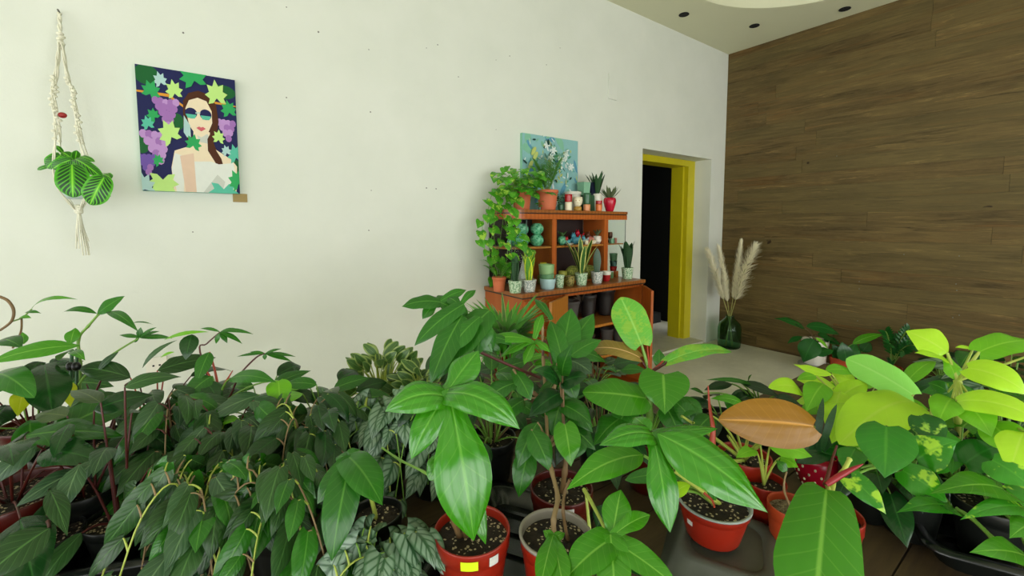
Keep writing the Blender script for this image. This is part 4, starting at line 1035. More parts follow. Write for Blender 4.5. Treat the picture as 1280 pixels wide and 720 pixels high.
# ------------------------------------------------------------------ potted plants on the tables
POTS = []
def pot_at(px, py, wp, h=.11, z=TZ):
    """base point and radius of a pot whose rim centre is seen at (px, py), wp pixels wide"""
    rim = on(px, py, 2, z+h); r = wp/FPX*depth(rim)/2
    return V((rim.x, rim.y, z+.001)), r
def make_pot(t, s, r, h, mat, soil='soil', rim=None, taper=.74, lip=.05, stickers=()):
    b = MB()
    prof = [(.001, 0), (r*taper*.95, 0), (r*taper, .003), (r*(taper+.75*(1-taper)), h*.72), (r*(taper+.78*(1-taper)), h*.78), (r*.985, h*.80), (r*1.0, h*.985), (r*.99, h)]
    inn = [(r*.955, h), (r*.94, h*.97), (r*.92, h*.8), (r*.9, h*.74)]
    b.lathe(s, prof + ([] if rim else inn), n=40); o = b.build('pot', mat, t)
    if rim:
        b = MB(); b.lathe(s, [(r*.985, h*.955), (r*1.03, h*.96), (r*1.035, h*.995), (r*1.0, h*1.005)] + inn, n=40); b.build('rim', rim, o)
    b = MB(); rr = random.Random(int(s.x*1000)); n = 30
    rows = []
    for k, f in enumerate((.93, .8, .62, .42, .2, .01)):
        rows.append([V((s.x + r*f*math.cos(2*PI*j/n), s.y + r*f*math.sin(2*PI*j/n), s.z + h*(.86 + .03*(1-f)) + (rr.uniform(-.002, .003) if k else 0))) for j in range(n)])
    b.grid(rows, closed=True); b.build('soil', soil, t)
    for ang, zf, w, hh, m in stickers:
        b = MB(); a0 = math.atan2(CAM.y-s.y, CAM.x-s.x) + math.radians(ang); rw = r*(taper + (1-taper)*zf)*1.012 if zf < .78 else r*1.012
        rows = [[V((s.x + rw2*math.cos(a0 + (j/5-.5)*w/rw), s.y + rw2*math.sin(a0 + (j/5-.5)*w/rw), s.z + h*zf + (i-.5)*hh)) for j in range(6)] for i, rw2 in ((0, rw*.995), (1, rw*1.003))]
        b.grid(rows); b.build('sticker', m, o)
    POTS.append((t.name, s, r))
def petiole(st, c, B, rad=.0028, up_=.25, mi=0, n=8, side=0):
    c, B = V(c), V(B); L = (B-c).length; ctl = (c+B)/2 + V((0, 0, L*up_)) + RT*side*L
    st.tube(bez(c, ctl, B, n), [rad*(1.25-.5*i/n) for i in range(n+1)], mi, n=6, caps=False)
class Plant:
    def __init__(s, name, label, px, py, wp, pot='pot_black', leafm='leaf_mid', stemm='stem_green', h=.11, z=TZ, cat='potted plant', group=None, soil='soil', rim=None, stickers=(), crown=.0, potfn=None, taper=.74):
        s.s, s.r = pot_at(px, py, wp, h, z); s.t = thing(name, label, cat, s.s, group); s.h = h
        s.lf, s.st = MB(), MB(); s.leafm, s.stemm = leafm, stemm
        if potfn: potfn(s.s, s.r, h, s.t)
        else: make_pot(s.t, s.s, s.r, h, pot, soil, rim, taper, stickers=stickers)
        s.c = s.s + V((0, 0, h*.88)); s.d = depth(s.c); s.top = s.c + V((0, 0, crown))
        s.lfm = leafm if isinstance(leafm, list) else [leafm]; s.stm = stemm if isinstance(stemm, list) else [stemm]
    def L(s, bx, by, tx, ty, w, shape='ovate', d=None, dt=None, mi=0, pet=True, c=None, prad=.0024, pup=.2, pmi=0, pside=0, **k):
        d = s.d if d is None else d; dt = d if dt is None else dt
        B, T = HL(s.lf, (bx, by, d), (tx, ty, dt), w, shape, mi, **k)
        if pet: petiole(s.st, s.c if c is None else c, B, prad, pup, pmi, side=pside)
        return B
    def stem(s, pts, r0=.005, r1=.003, mi=0, n=7, nodes=True):
        p = [q if isinstance(q, V) else P(*q) for q in pts]; sp_ = smooth_path(p, 5); m = len(sp_)
        s.st.tube(sp_, [r0 + (r1-r0)*i/(m-1) + (.0012*r0/.005 if nodes and i % 5 == 0 else 0) for i in range(m)], mi, n)
    def done(s, slabel=None):
        if s.lf.v: s.lf.build('foliage', [M[m] for m in s.lfm], s.t)
        if s.st.v: s.st.build('stem', [M[m] for m in s.stm], s.t)
        return s.t
FG = None
tray(640, 690, .30, .22, .55, 'black tray under the yellow-stickered pot and the clear-rimmed pot', h=.03)
# --- A: five-lobed plant in the red pot with the yellow sticker
a = Plant('potted_philodendron', 'glossy lobed philodendron in the red pot with a bright yellow sticker', 590, 661, 95, 'pot_red', 'leaf_glossy', ['stem_brown', 'stem_green'],
          z=TZ+.006, stickers=((-4, .87, .026, .014, 'sticker_yellow'), (32, .87, .016, .014, 'sticker_white')))
j = (559, 492, .60)
a.stem([a.c + RT*-.02, (569, 655, .66), (552, 600, .63), (551, 560, .62), (553, 520, .61), j], .005, .0035)
a.stem([a.c + RT*-.01, (572, 640, .65), (560, 618, .64), (553, 606, .63)], .004, .003, 0)
k = dict(pet=False, fold=.16, curl=.2, mi=0, ns=9)
a.L(562, 497, 481, 512, 44, 'web', .60, .57, arch=.22, **k)
a.L(560, 492, 513, 574, 38, 'web', .60, .55, arch=.12, **k)
a.L(555, 496, 598, 438, 40, 'neck', .60, .64, arch=.05, **k)
a.L(553, 492, 650, 536, 44, 'web', .60, .57, arch=.24, **k)
a.L(560, 486, 594, 678, 72, 'neck', .60, .53, arch=.10, **k)
a.L(582, 610, 608, 681, 26, 'ovate', .67, .64, mi=0, pet=True, prad=.002)
a.L(555, 571, 536, 600, 27, 'round', .64, .62, mi=0, pup=.1, prad=.002)
a.stem([(553, 606, .63), (530, 590, .66), (500, 575, .72), (478, 560, .78)], .0022, .0018, 1)
a.done()
# --- B: tall bare-stemmed plant in the clear-collared pot
b_ = Plant('potted_philodendron', 'tall bare-stemmed philodendron in the grey-rimmed clear pot, blurred leaves high above it', 694, 665, 88, 'pot_red', ['leaf_mid', 'leaf_bright', 'leaf_grey'], ['stem_pale', 'stem_brown', 'stem_darkred'], soil='soil', rim='pot_clear', z=TZ+.006)
c0 = b_.c
b_.stem([c0, (692, 650, .67), (697, 622, .70), (690, 590, .74), (685, 560, .78), (682, 500, .86), (679, 450, .92), (678, 402, .95)], .0042, .003)
b_.stem([c0 + RT*.02, (704, 640, .66), (706, 616, .68), (712, 600, .68)], .0028, .002, 1)
nd = P(683, 500, .86)
b_.stem([nd, (668, 492, .86), (655, 478, .86), (642, 462, .86)], .004, .0028, 1)
b_.stem([nd, (692, 486, .86), (697, 470, .88), (697, 455, .9)], .004, .003, 0)
b_.stem([P(675, 472, .88), (650, 462, .85), (620, 449, .82), (582, 432, .78)], .0032, .0026, 2, nodes=False)
b_.stem([P(678, 445, .92), (682, 425, .93), (690, 455, .9)], .002, .002, 2, nodes=False)
k = dict(pet=False, fold=.12, curl=.15, ns=7)
# leaf at upper left (two lobed tops)
b_.L(552, 378, 502, 383, 24, 'web', .80, .78, arch=.12, **k); b_.L(547, 378, 528, 399, 15, 'lobe', .80, .78, **k); b_.L(545, 377, 568, 388, 17, 'lobe', .80, .80, **k)
b_.L(546, 380, 583, 362, 14, 'lobe', .8, .82, arch=.1, **k); b_.L(547, 378, 556, 369, 14, 'lobe', .8, .82, **k)
b_.L(580, 380, 517, 431, 26, 'web', .78, .74, arch=.08, **k); b_.L(574, 384, 595, 361, 10, 'lobe', .78, .82, **k); b_.L(575, 382, 560, 372, 16, 'lobe', .78, .80, **k)
b_.stem([P(582, 432, .78), (580, 410, .78), (574, 385, .78)], .002, .0018, 2, nodes=False); b_.stem([P(574, 385, .78), (560, 388, .79), (547, 380, .8)], .0018, .0016, 0, nodes=False)
b_.L(578, 394, 538, 480, 34, 'web', .77, .70, arch=.1, **k); b_.L(600, 396, 560, 438, 30, 'lobe', .77, .72, arch=.08, **k)
b_.L(612, 388, 546, 472, 42, 'web', .80, .72, arch=.1, mi=0, pet=False, fold=.1, curl=.1); b_.L(590, 400, 616, 440, 34, 'lobe', .8, .78, **k)
b_.L(580, 405, 572, 378, 20, 'lobe', .80, .8, **k); b_.L(606, 398, 596, 446, 30, 'ovate', .78, .76, **k)
# middle leaf with narrow bright lobes
b_.L(668, 428, 608, 424, 18, 'lobe', .88, .84, mi=1, **{**k}); b_.L(668, 428, 655, 456, 13, 'lobe', .88, .84, mi=1, **k); b_.L(668, 426, 626, 446, 14, 'lobe', .88, .84, mi=1, **k)
b_.L(668, 426, 688, 440, 12, 'lobe', .88, .86, mi=1, **k); b_.L(668, 424, 678, 392, 12, 'lobe', .88, .92, mi=1, **k); b_.L(640, 430, 600, 420, 16, 'lobe', .85, .83, mi=0, **k)
# big two-lobed leaf
b_.L(700, 460, 714, 384, 38, 'web', .90, .98, arch=.04, **k); b_.L(697, 458, 742, 388, 36, 'web', .90, .98, arch=.04, **k); b_.L(703, 452, 716, 462, 34, 'round', .90, .88, **k)
b_.L(704, 456, 688, 400, 24, 'web', .9, .97, **k)
b_.L(712, 446, 752, 424, 24, 'ovate', .90, .92, mi=0, arch=.1, **k); b_.L(710, 450, 740, 466, 26, 'lobe', .9, .86, mi=2, **k); b_.L(716, 440, 760, 452, 20, 'ovate', .95, .95, mi=0, **k)
b_.L(690, 400, 668, 372, 12, 'lobe', .93, .97, mi=0, **k)
# lower side leaves
b_.L(672, 528, 644, 588, 28, 'ovate', .80, .76, mi=0, c=P(685, 560, .78), fold=.1); b_.L(662, 560, 648, 622, 30, 'ovate', .80, .77, mi=0, c=P(688, 580, .75))
b_.L(664, 537, 688, 589, 30, 'ovate', .78, .74, mi=0, c=P(686, 570, .77)); b_.L(706, 530, 714, 583, 34, 'ovate_heart', .77, .73, mi=1, c=P(685, 560, .78)); b_.L(724, 545, 716, 575, 26, 'ovate', .78, .76, mi=0, c=P(685, 560, .78))
b_.L(692, 668, 674, 740, 26, 'lobe', .60, .52, mi=1, pet=False, arch=.1, ns=7, fold=.2); b_.L(690, 668, 706, 745, 28, 'lobe', .60, .52, mi=1, pet=False, arch=.1, fold=.2)
b_.L(692, 674, 679, 663, 12, 'ovate', .60, .61, mi=1, pet=False); b_.L(692, 674, 706, 666, 12, 'ovate', .60, .61, mi=1, pet=False); petiole(b_.st, c0, P(692, 670, .60), .0025, .1)
b_.L(714, 540, 668, 512, 22, 'ovate', .86, .84, mi=0, c=nd); b_.L(700, 505, 740, 530, 26, 'ovate', .84, .80, mi=0, c=nd); b_.L(655, 500, 620, 530, 26, 'ovate', .86, .82, mi=0, c=nd); b_.L(648, 478, 606, 500, 24, 'lobe', .84, .8, mi=0, c=P(642, 462, .86))
b_.L(642, 462, 664, 500, 24, 'lobe', .86, .82, mi=0, pet=False); b_.L(697, 455, 720, 500, 28, 'lobe', .9, .85, mi=0, pet=False); b_.L(696, 470, 676, 515, 22, 'lobe', .9, .85, mi=0, pet=False)
b_.done()
# --- C: red pot behind B
c_ = Plant('potted_philodendron', 'leafy green philodendron in the red pot with a white sticker, behind the clear-rimmed pot', 702, 608, 78, 'pot_darkred', ['leaf_mid', 'leaf_dark'], 'stem_brown', stickers=((14, .9, .017, .010, 'sticker_white'),))
c_.stem([c_.c, (706, 590, .78), (708, 560, .8), (705, 520, .84), (702, 480, .88)], .005, .004)
rr = random.Random(3)
for bx, by, tx, ty, w in ((705,500,742,540,32),(704,490,660,520,30),(700,480,735,470,28),(706,530,745,562,28),(702,500,690,545,30),(700,478,668,462,24),(703,470,716,430,26)):
    c_.L(bx, by, tx, ty, w, 'ovate', .85, .82, mi=rr.choice((0, 0, 1)), c=P(705, 540, .82))
c_.done()
# --- D: large glossy plant in the red pot on the upturned tray
tray(908, 672, .19, .18, .45, 'black tray turned upside down under the red pot with the pale rim', flip=True)
d_ = Plant('potted_philodendron', 'large glossy green philodendron in the pale-rimmed red pot on the upturned tray', 892, 625, 84, 'pot_red', ['leaf_glossy', 'leaf_bright', 'leaf_lime', 'leaf_mid'], ['stem_green', 'stem_lime', 'stem_redbright'], z=TZ+.046, h=.065, rim='pot_rimgrey', stickers=((-42, .6, .012, .012, 'sticker_white'),))
k = dict(pet=False, fold=.16, curl=.2, ns=9)
jn = P(816, 544, .60)
d_.L(820, 545, 750, 554, 34, 'web', .60, .58, arch=.18, **k)
d_.L(812, 546, 900, 531, 22, 'web', .60, .64, arch=.02, **k)
d_.L(815, 540, 838, 666, 38, 'neck', .60, .54, arch=.10, **k)
d_.L(812, 540, 790, 520, 24, 'ovate', .60, .64, **k)
d_.L(822, 542, 962, 640, 68, 'ovate', .59, .54, arch=.10, **{**k, 'fold': .12})
d_.L(804, 569, 708, 612, 40, 'ovate', .66, .62, mi=1, arch=.16, c=d_.c, prad=.003, pup=.02)
d_.L(782, 600, 858, 596, 20, 'ovate', .70, .68, mi=3, prad=.002); d_.L(838, 620, 864, 604, 18, 'ovate', .68, .68, mi=2, prad=.0025)
petiole(d_.st, d_.c, jn, .0035, .05, 1); petiole(d_.st, d_.c, P(842, 574, .62), .0035, .0, 1); petiole(d_.st, d_.c + RT*.01, P(842, 588, .63), .0035, .0, 1)
d_.L(894, 625, 885, 600, 16, 'ovate', .72, .72, mi=3, prad=.002)
d_.stem([P(880, 616, .66), (890, 625, .65), (893, 634, .64)], .002, .0015, 2, nodes=False)
d_.done()
# --- low lobed leaf plant at the very front
e_ = Plant('potted_philodendron', 'plant with a deeply lobed pale-edged leaf hanging low in front of the upturned tray', 740, 690, 70, 'pot_darkred', ['leaf_bright', 'leaf_dark', 'leaf_mid'], ['stem_green', 'stem_lime'], h=.08)
k = dict(pet=False, fold=.25, curl=.1, ns=9)
e_.L(763, 682, 776, 612, 36, 'neck', .58, .62, arch=.04, **k); e_.L(764, 672, 813, 642, 22, 'lobe', .58, .60, **k); e_.L(768, 672, 706, 722, 46, 'web', .58, .54, mi=0, arch=.1, **k)
e_.L(758, 672, 850, 735, 34, 'web', .58, .52, arch=.06, **k); e_.L(763, 668, 770, 760, 44, 'web', .58, .52, arch=.08, **k)
petiole(e_.st, P(730, 612, .70), P(763, 676, .58), .0028, .05, 1); petiole(e_.st, e_.c, P(732, 614, .70), .003, .1, 1)
e_.L(722, 684, 745, 720, 34, 'ovate', .62, .58, mi=1); e_.L(745, 660, 772, 632, 34, 'ovate', .66, .66, mi=1); e_.L(770, 690, 800, 720, 26, 'ovate', .6, .56, mi=1)
e_.done()
# --- I: plant with mottled and bronze leaves behind
i_ = Plant('potted_philodendron', 'philodendron with red petioles, a mottled upright leaf and a copper leaf, before the cabinet', 812, 545, 60, 'pot_darkred', ['leaf_bright', 'leaf_mottled', 'leaf_copper', 'leaf_mid'], ['stem_green', 'stem_red', 'stem_redbright'], h=.12)
k = dict(pet=False, ns=9)
hub = P(812, 466, .92); i_.stem([i_.c, (812, 520, .9), hub], .007, .006, 0)
i_.L(802, 431, 776, 371, 44, 'oblong', .93, .98, mi=1, arch=.03, fold=.05, curl=.1, rip=.05, **k); petiole(i_.st, hub, P(802, 431, .93), .0038, 0)
i_.L(800, 447, 736, 434, 24, 'oblong', .93, .98, mi=2, arch=.14, fold=.2, curl=.1, **k); petiole(i_.st, hub, P(800, 447, .93), .003, 0, 1)
i_.L(834, 452, 915, 437, 24, 'oblong', .90, .92, mi=1, arch=.12, fold=.25, curl=.1, rip=.08, **k); petiole(i_.st, hub, P(834, 453, .90), .003, 0, 1)
i_.L(824, 461, 824, 436, 15, 'lance', .92, .94, mi=3, **k)
i_.L(808, 498, 728, 490, 54, 'round', .86, .86, mi=0, arch=.04, fold=.05, curl=.12, **k); petiole(i_.st, hub, P(808, 498, .86), .003, 0)
i_.L(829, 468, 831, 518, 62, 'heart', .86, .80, mi=0, arch=.08, fold=.08, curl=.1, **k); petiole(i_.st, hub, P(829, 468, .86), .003, .05)
i_.stem([hub, (811, 455, .92), (809, 430, .94)], .003, .0016, 2, nodes=False); i_.stem([hub, (822, 458, .92), (830, 450, .92)], .003, .002, 2, nodes=False)
i_.L(790, 500, 770, 540, 34, 'ovate', .88, .84, mi=3); i_.L(845, 500, 880, 530, 34, 'ovate', .88, .84, mi=3); i_.L(830, 505, 850, 545, 30, 'ovate', .88, .84, mi=3); i_.L(780, 520, 742, 555, 34, 'ovate', .86, .82, mi=3)
i_.done()
# --- bronze leaf plant
q_ = Plant('potted_philodendron', 'philodendron with one large bronze leaf and a red pointed sheath, above the pale-rimmed pot', 930, 568, 62, 'pot_red', ['leaf_bronze', 'leaf_bright', 'leaf_mid'], ['stem_lime', 'stem_redbright'], h=.12)
q_.L(1017, 533, 899, 524, 58, 'round', .70, .70, mi=0, arch=.06, fold=.06, curl=.12, pet=False, ns=9, N=(CAM-P(960,530,.7)).normalized()+V((0,0,.25))); petiole(q_.st, q_.c, P(1018, 534, .70), .003, .25)
q_.stem([P(890, 556, .74), (891, 535, .74), (887, 508, .75), (885, 482, .76)], .0058, .0008, 1, nodes=False); q_.stem([q_.c, (905, 575, .76), (890, 556, .74)], .0035, .0045, 0)
for bx, by in ((866, 528), (852, 520), (910, 545), (935, 545), (955, 552)): petiole(q_.st, q_.c, P(bx, by, .82), .0032, .02)
q_.L(866, 528, 842, 500, 26, 'ovate', .84, .86, mi=2, pet=False); q_.L(930, 505, 888, 498, 16, 'ovate', .86, .86, mi=1, pet=False)
q_.L(850, 520, 872, 500, 22, 'ovate', .84, .88, mi=2, pet=False); q_.L(905, 500, 935, 520, 20, 'ovate', .88, .86, mi=2); q_.L(890, 520, 866, 545, 26, 'ovate', .84, .8, mi=2)
q_.done()
# --- H: huge front leaf with red spathe
h_ = Plant('potted_philodendron', 'philodendron with one huge oblong green leaf and a red furled leaf, nearest the front', 1040, 640, 66, 'pot_red', ['leaf_mid', 'leaf_bright'], ['stem_lime', 'stem_red'], h=.11)
h_.L(1033, 612, 1016, 790, 92, 'tongue', .60, .47, mi=1, arch=.07, fold=.12, curl=.14, pet=False, ns=9)
petiole(h_.st, h_.c, P(1033, 604, .60), .0042, .1); h_.stem([h_.c, (1040, 606, .63), (1052, 592, .64), (1062, 574, .66)], .004, .003, 0)
h_.stem([P(1031, 606, .61), (1036, 590, .63), (1040, 575, .65), (1046, 557, .67)], .0028, .0015, 1, nodes=False)
bb = MB(); ps = smooth_path([P(1033, 606, .60), P(1046, 597, .60), P(1062, 588, .60), P(1079, 580, .60)], 5); bb.tube(ps, [.003,.0034,.0038,.004,.004,.004,.004,.0039,.0037,.0035,.0032,.0028,.0023,.0018,.0011,.0005][:len(ps)], n=9); ob = bb.build('furled_leaf', 'spathe_red', h_.t); ob['label'] = 'red furled new leaf'
h_.done()
# --- small lime plant in red pot, terracotta pot with pale soil
f_ = Plant('potted_pothos', 'small lime-leaved plant in a low red pot behind the pale-soiled pot', 955, 600, 50, 'pot_red', ['leaf_limegreen', 'leaf_lime'], ['stem_lime'], h=.10)
for bx, by, tx, ty, w, m_ in ((962,559,1016,570,26,0),(975,572,998,584,20,0),(945,563,920,572,16,0),(950,556,935,548,12,0)): f_.L(bx, by, tx, ty, w, 'ovate', .80, .78, mi=m_, prad=.002)
f_.done()
g_ = Plant('potted_seedling', 'terracotta pot of pale gritty soil with a single thin stem, half behind the huge leaf', 991, 632, 56, 'pot_orange', ['leaf_mid'], ['stem_pale'], h=.10, soil='soil_pale')
g_.stem([g_.c, (980, 612, .73), (983, 590, .74)], .002, .0014); g_.L(983, 590, 970, 575, 12, 'ovate', .74, .75, pet=False); g_.done()
# --- strawberry pot
def strawfn(s, r, h, t): straw_pot(s, r, h, t, 'c_cream')
s_ = Plant('potted_haworthia', 'upright dark spiky succulent in a red strawberry-shaped pot with cream dots', 1022, 566, 52, None, ['leaf_snake'], [], h=.085, potfn=strawfn)
k = dict(pet=False, ns=5, fold=.3)
s_.L(1020, 562, 1029, 497, 8, 'strap', .90, .91, **k); s_.L(1028, 562, 1046, 505, 8, 'strap', .88, .88, **k); s_.L(1014, 562, 1008, 525, 8, 'strap', .90, .9, **k); s_.L(1024, 564, 1020, 530, 8, 'strap', .9, .9, **k); s_.L(1030, 564, 1056, 540, 7, 'strap', .9, .88, **k)
s_.done()
# --- lime cluster
l1 = Plant('potted_lime_philodendron', 'lime philodendron with a long pale mint leaf, left of the tall lime one', 1078, 545, 70, 'pot_black', ['leaf_lime', 'leaf_limegreen', 'leaf_mint', 'leaf_mid'], ['stem_lime', 'stem_redbright'], h=.12)
k = dict(ns=7)
l1.L(1003, 492, 963, 482, 24, 'round', 1.01, 0.99, arch=.18, **k); l1.L(1040, 468, 992, 455, 15, 'lance', 1.04, 1.06, mi=0, arch=-.05, **k)
l1.L(1032, 463, 1072, 466, 18, 'ovate', 1.06, 1.06, mi=1, **k); l1.L(1142, 494, 1058, 447, 40, 'oblong', 0.97, 1.07, mi=2, arch=.06, **k)
l1.L(1046, 500, 1084, 478, 24, 'round', 0.99, 1.02, mi=0, arch=.1, **k); l1.L(1147, 505, 1050, 552, 62, 'oblong', 0.93, 0.85, mi=0, arch=.17, fold=.1, pmi=1, **k)
l1.L(1030, 480, 1008, 512, 30, 'ovate', 1.01, 0.95, mi=1, **k); l1.L(1050, 490, 1040, 530, 34, 'ovate', 0.99, 0.93, mi=0, **k); l1.L(1062, 505, 1040, 552, 40, 'ovate', 0.93, 0.87, mi=0, **k)
l1.L(1130, 481, 1170, 451, 20, 'ovate', 1.04, 1.09, mi=1, **k); l1.L(1020, 470, 996, 474, 14, 'ovate', 1.04, 1.04, mi=1, **k); l1.L(1100, 520, 1150, 530, 34, 'ovate', 0.95, 0.91, mi=1, **k); l1.L(1090, 510, 1060, 540, 36, 'ovate', 0.95, 0.91, mi=1, **k)
l1.L(1048, 510, 1024, 520, 30, 'ovate', 0.97, 0.95, mi=0, **k); l1.L(1070, 540, 1092, 580, 34, 'ovate', 0.91, 0.85, mi=1, **k)
l1.done()
l2 = Plant('potted_lime_philodendron', 'tallest lime philodendron, its pale stem forking above the pothos', 1198, 545, 70, 'pot_black', ['leaf_lime', 'leaf_limegreen', 'leaf_mint', 'leaf_mid'], ['stem_lime', 'stem_redbright'], h=.12)
hb = P(1197, 476, .86); l2.stem([l2.c, (1197, 520, .86), hb], .006, .006, 0); k = dict(ns=7, c=hb, pup=0)
l2.L(1184, 441, 1133, 413, 44, 'ovate', .88, .92, mi=0, arch=.08, prad=.0035, **k); l2.L(1186, 452, 1144, 440, 20, 'ovate', .88, .88, mi=0, **k); l2.L(1183, 448, 1196, 476, 18, 'lobe', .88, .86, mi=1, ns=7, pet=False)
l2.L(1224, 440, 1296, 424, 38, 'ovate_heart', .86, .84, mi=1, arch=.12, prad=.0035, **k); l2.L(1210, 460, 1288, 494, 42, 'ovate_heart', .82, .76, mi=0, arch=.18, **k); l2.L(1196, 502, 1300, 524, 40, 'oblong', .80, .72, mi=0, arch=.2, **k)
l2.L(1216, 437, 1194, 434, 7, 'lance', .88, .88, mi=0, **k); l2.L(1215, 440, 1200, 458, 22, 'ovate', .9, .88, mi=3, **k); l2.L(1185, 490, 1160, 478, 20, 'ovate', .88, .9, mi=3, **k)
l2.L(1190, 498, 1172, 530, 34, 'ovate_heart', .82, .77, mi=1, **k); l2.L(1205, 500, 1240, 545, 38, 'ovate_heart', .80, .74, mi=1, **k); l2.L(1240, 530, 1275, 570, 44, 'ovate_heart', .76, .72, mi=1, **k)
l2.stem([P(1164, 530, .84), (1164, 510, .85), (1163, 494, .86)], .003, .001, 0, nodes=False); l2.L(1280, 540, 1262, 590, 40, 'lance', .72, .68, mi=0, ns=7)
l2.L(1300, 440, 1330, 470, 40, 'ovate', .80, .76, mi=1, **k)
l2.done()
# --- pothos right
tray(1235, 662, .34, .26, .45, 'black tray holding the pots at the right front')
ph = Plant('potted_pothos', 'yellow-streaked pothos with large heart leaves behind the black tray, left one', 1140, 598, 66, 'pot_black', ['leaf_pothos', 'leaf_pothos_dark', 'leaf_bright'], ['stem_green'], h=.11)
k = dict(ns=9, arch=.1)
ph.L(1108, 533, 1106, 596, 60, 'ovate_heart', .74, .69, mi=0, **k); ph.L(1146, 574, 1197, 550, 44, 'heart', .74, .72, mi=0, **k); ph.L(1128, 588, 1184, 628, 44, 'ovate_heart', .72, .68, mi=0, **k)
ph.L(1064, 598, 1108, 643, 30, 'heart', .70, .66, mi=0, **k); ph.L(1190, 634, 1120, 641, 32, 'heart', .68, .65, mi=0, **k); ph.L(1150, 520, 1176, 558, 36, 'ovate_heart', .78, .74, mi=1, **k)
ph.L(1070, 560, 1056, 590, 30, 'ovate', .78, .74, mi=0, **k); ph.L(1075, 585, 1048, 575, 22, 'ovate', .76, .76, mi=2, **k)
ph.done()
ph = Plant('potted_pothos', 'yellow-streaked pothos standing in the black tray at the right front', 1238, 628, 70, 'pot_black', ['leaf_pothos', 'leaf_pothos_dark', 'leaf_bright'], ['stem_green'], h=.10, z=TZ+.004)
ph.L(1256, 612, 1166, 612, 46, 'heart', .67, .65, mi=2, **k); ph.L(1206, 580, 1248, 556, 40, 'ovate_heart', .76, .76, mi=1, **k); ph.L(1278, 634, 1202, 646, 26, 'heart', .64, .62, mi=0, **k)
ph.L(1290, 700, 1212, 690, 40, 'heart', .60, .58, mi=2, **k); ph.L(1292, 655, 1262, 672, 30, 'heart', .62, .6, mi=2, **k); ph.L(1240, 575, 1290, 610, 50, 'ovate_heart', .70, .66, mi=0, **k); ph.L(1230, 560, 1275, 540, 40, 'ovate', .78, .78, mi=1, **k)
ph.stem([P(1195, 636, .68), (1215, 648, .66), (1240, 672, .63), (1252, 684, .61)], .003, .003, 0)
ph.done()
# --- far left climbing plant on a stake
v = Plant('potted_philodendron', 'tall climbing philodendron tied with black clips to a green stake, at the far left', 92, 560, 78, 'pot_black', ['leaf_mid', 'leaf_bright', 'leaf_dark', 'leaf_yellow'], ['stem_green', 'stem_brown', 'stem_red'], h=.12)
b = MB(); b.tube([V(v.c)-V((0,0,.05)), P(88, 480, 1.0), P(90, 440, 1.02)], .0035, n=8); b.tube([V(v.c)+RT*.02-V((0,0,.05)), P(96, 480, 1.0), P(96, 436, 1.02)], .003, n=8); ob = b.build('stake', 'stake', v.t)
for px, py in ((92, 458), (87, 487)):
    b = MB(); p = P(px, py, .99); b.ball(p + RT*-.008, .008, n=6, sz=1.3); b.ball(p + RT*.006, .009, n=6, sz=1.2); b.tube([p-RT*.012, p+RT*.014], .004, n=6); b.build('clip', 'plastic_black', ob)
v.stem([v.c, (98, 500, 1.0), (100, 455, 1.02), (98, 424, 1.02), (110, 408, 1.02), (123, 393, 1.02)], .004, .0025)
k = dict(pet=False, ns=7)
v.L(122, 392, 156, 370, 19, 'ovate', 1.02, 1.04, mi=0, arch=.05, **k); v.L(121, 392, 76, 390, 11, 'lance', 1.02, 1.0, mi=0, arch=.22, **k); v.L(133, 390, 172, 411, 13, 'lance', 1.02, .98, mi=0, arch=.12, **k); v.L(165, 404, 191, 405, 3, 'lance', 1.0, 1.0, mi=0, **k)
v.L(40, 385, 97, 374, 8, 'lance', 1.02, 1.02, mi=1, arch=.16, **k); v.L(31, 391, 51, 391, 6, 'lance', 1.0, 1.0, mi=0, **k); v.L(24, 397, 39, 397, 6, 'lance', 1.0, 1.0, mi=1, **k)
v.stem([P(0, 371, .95), (10, 376, .95), (17, 388, .95), (14, 402, .95), (0, 413, .95)], .0032, .0025, 1, nodes=False); v.stem([P(14, 402, .95), (28, 397, 1), (40, 386, 1.02)], .0018, .0015, 0, nodes=False)
v.L(100, 432, -20, 455, 28, 'lance', .92, .84, mi=1, arch=.1, **k); v.L(88, 440, 106, 449, 12, 'lance', .93, .9, mi=1, **k); v.L(88, 430, 94, 409, 15, 'lance', 1.0, 1.02, mi=1, **k); v.L(30, 430, 28, 415, 9, 'lance', .95, .95, mi=1, **k)
v.L(55, 455, 66, 520, 42, 'lobe', .96, .88, mi=2, **k); v.L(-12, 470, 40, 490, 36, 'round', .88, .82, mi=0, **k); v.L(0, 425, 28, 435, 24, 'ovate', .92, .9, mi=0, **k); v.L(50, 452, 28, 480, 26, 'lobe', .96, .92, mi=2, **k)
v.L(84, 478, 88, 508, 16, 'ovate', .98, .95, mi=3, **k); v.L(30, 488, 22, 520, 20, 'ovate', .98, .94, mi=3, **k); v.L(75, 450, 95, 440, 14, 'ovate', .98, .94, mi=0, **k)
v.stem([P(27, 398, 1), (26, 415, .98), (16, 435, .95)], .002, .002, 1, nodes=False)
v.done()
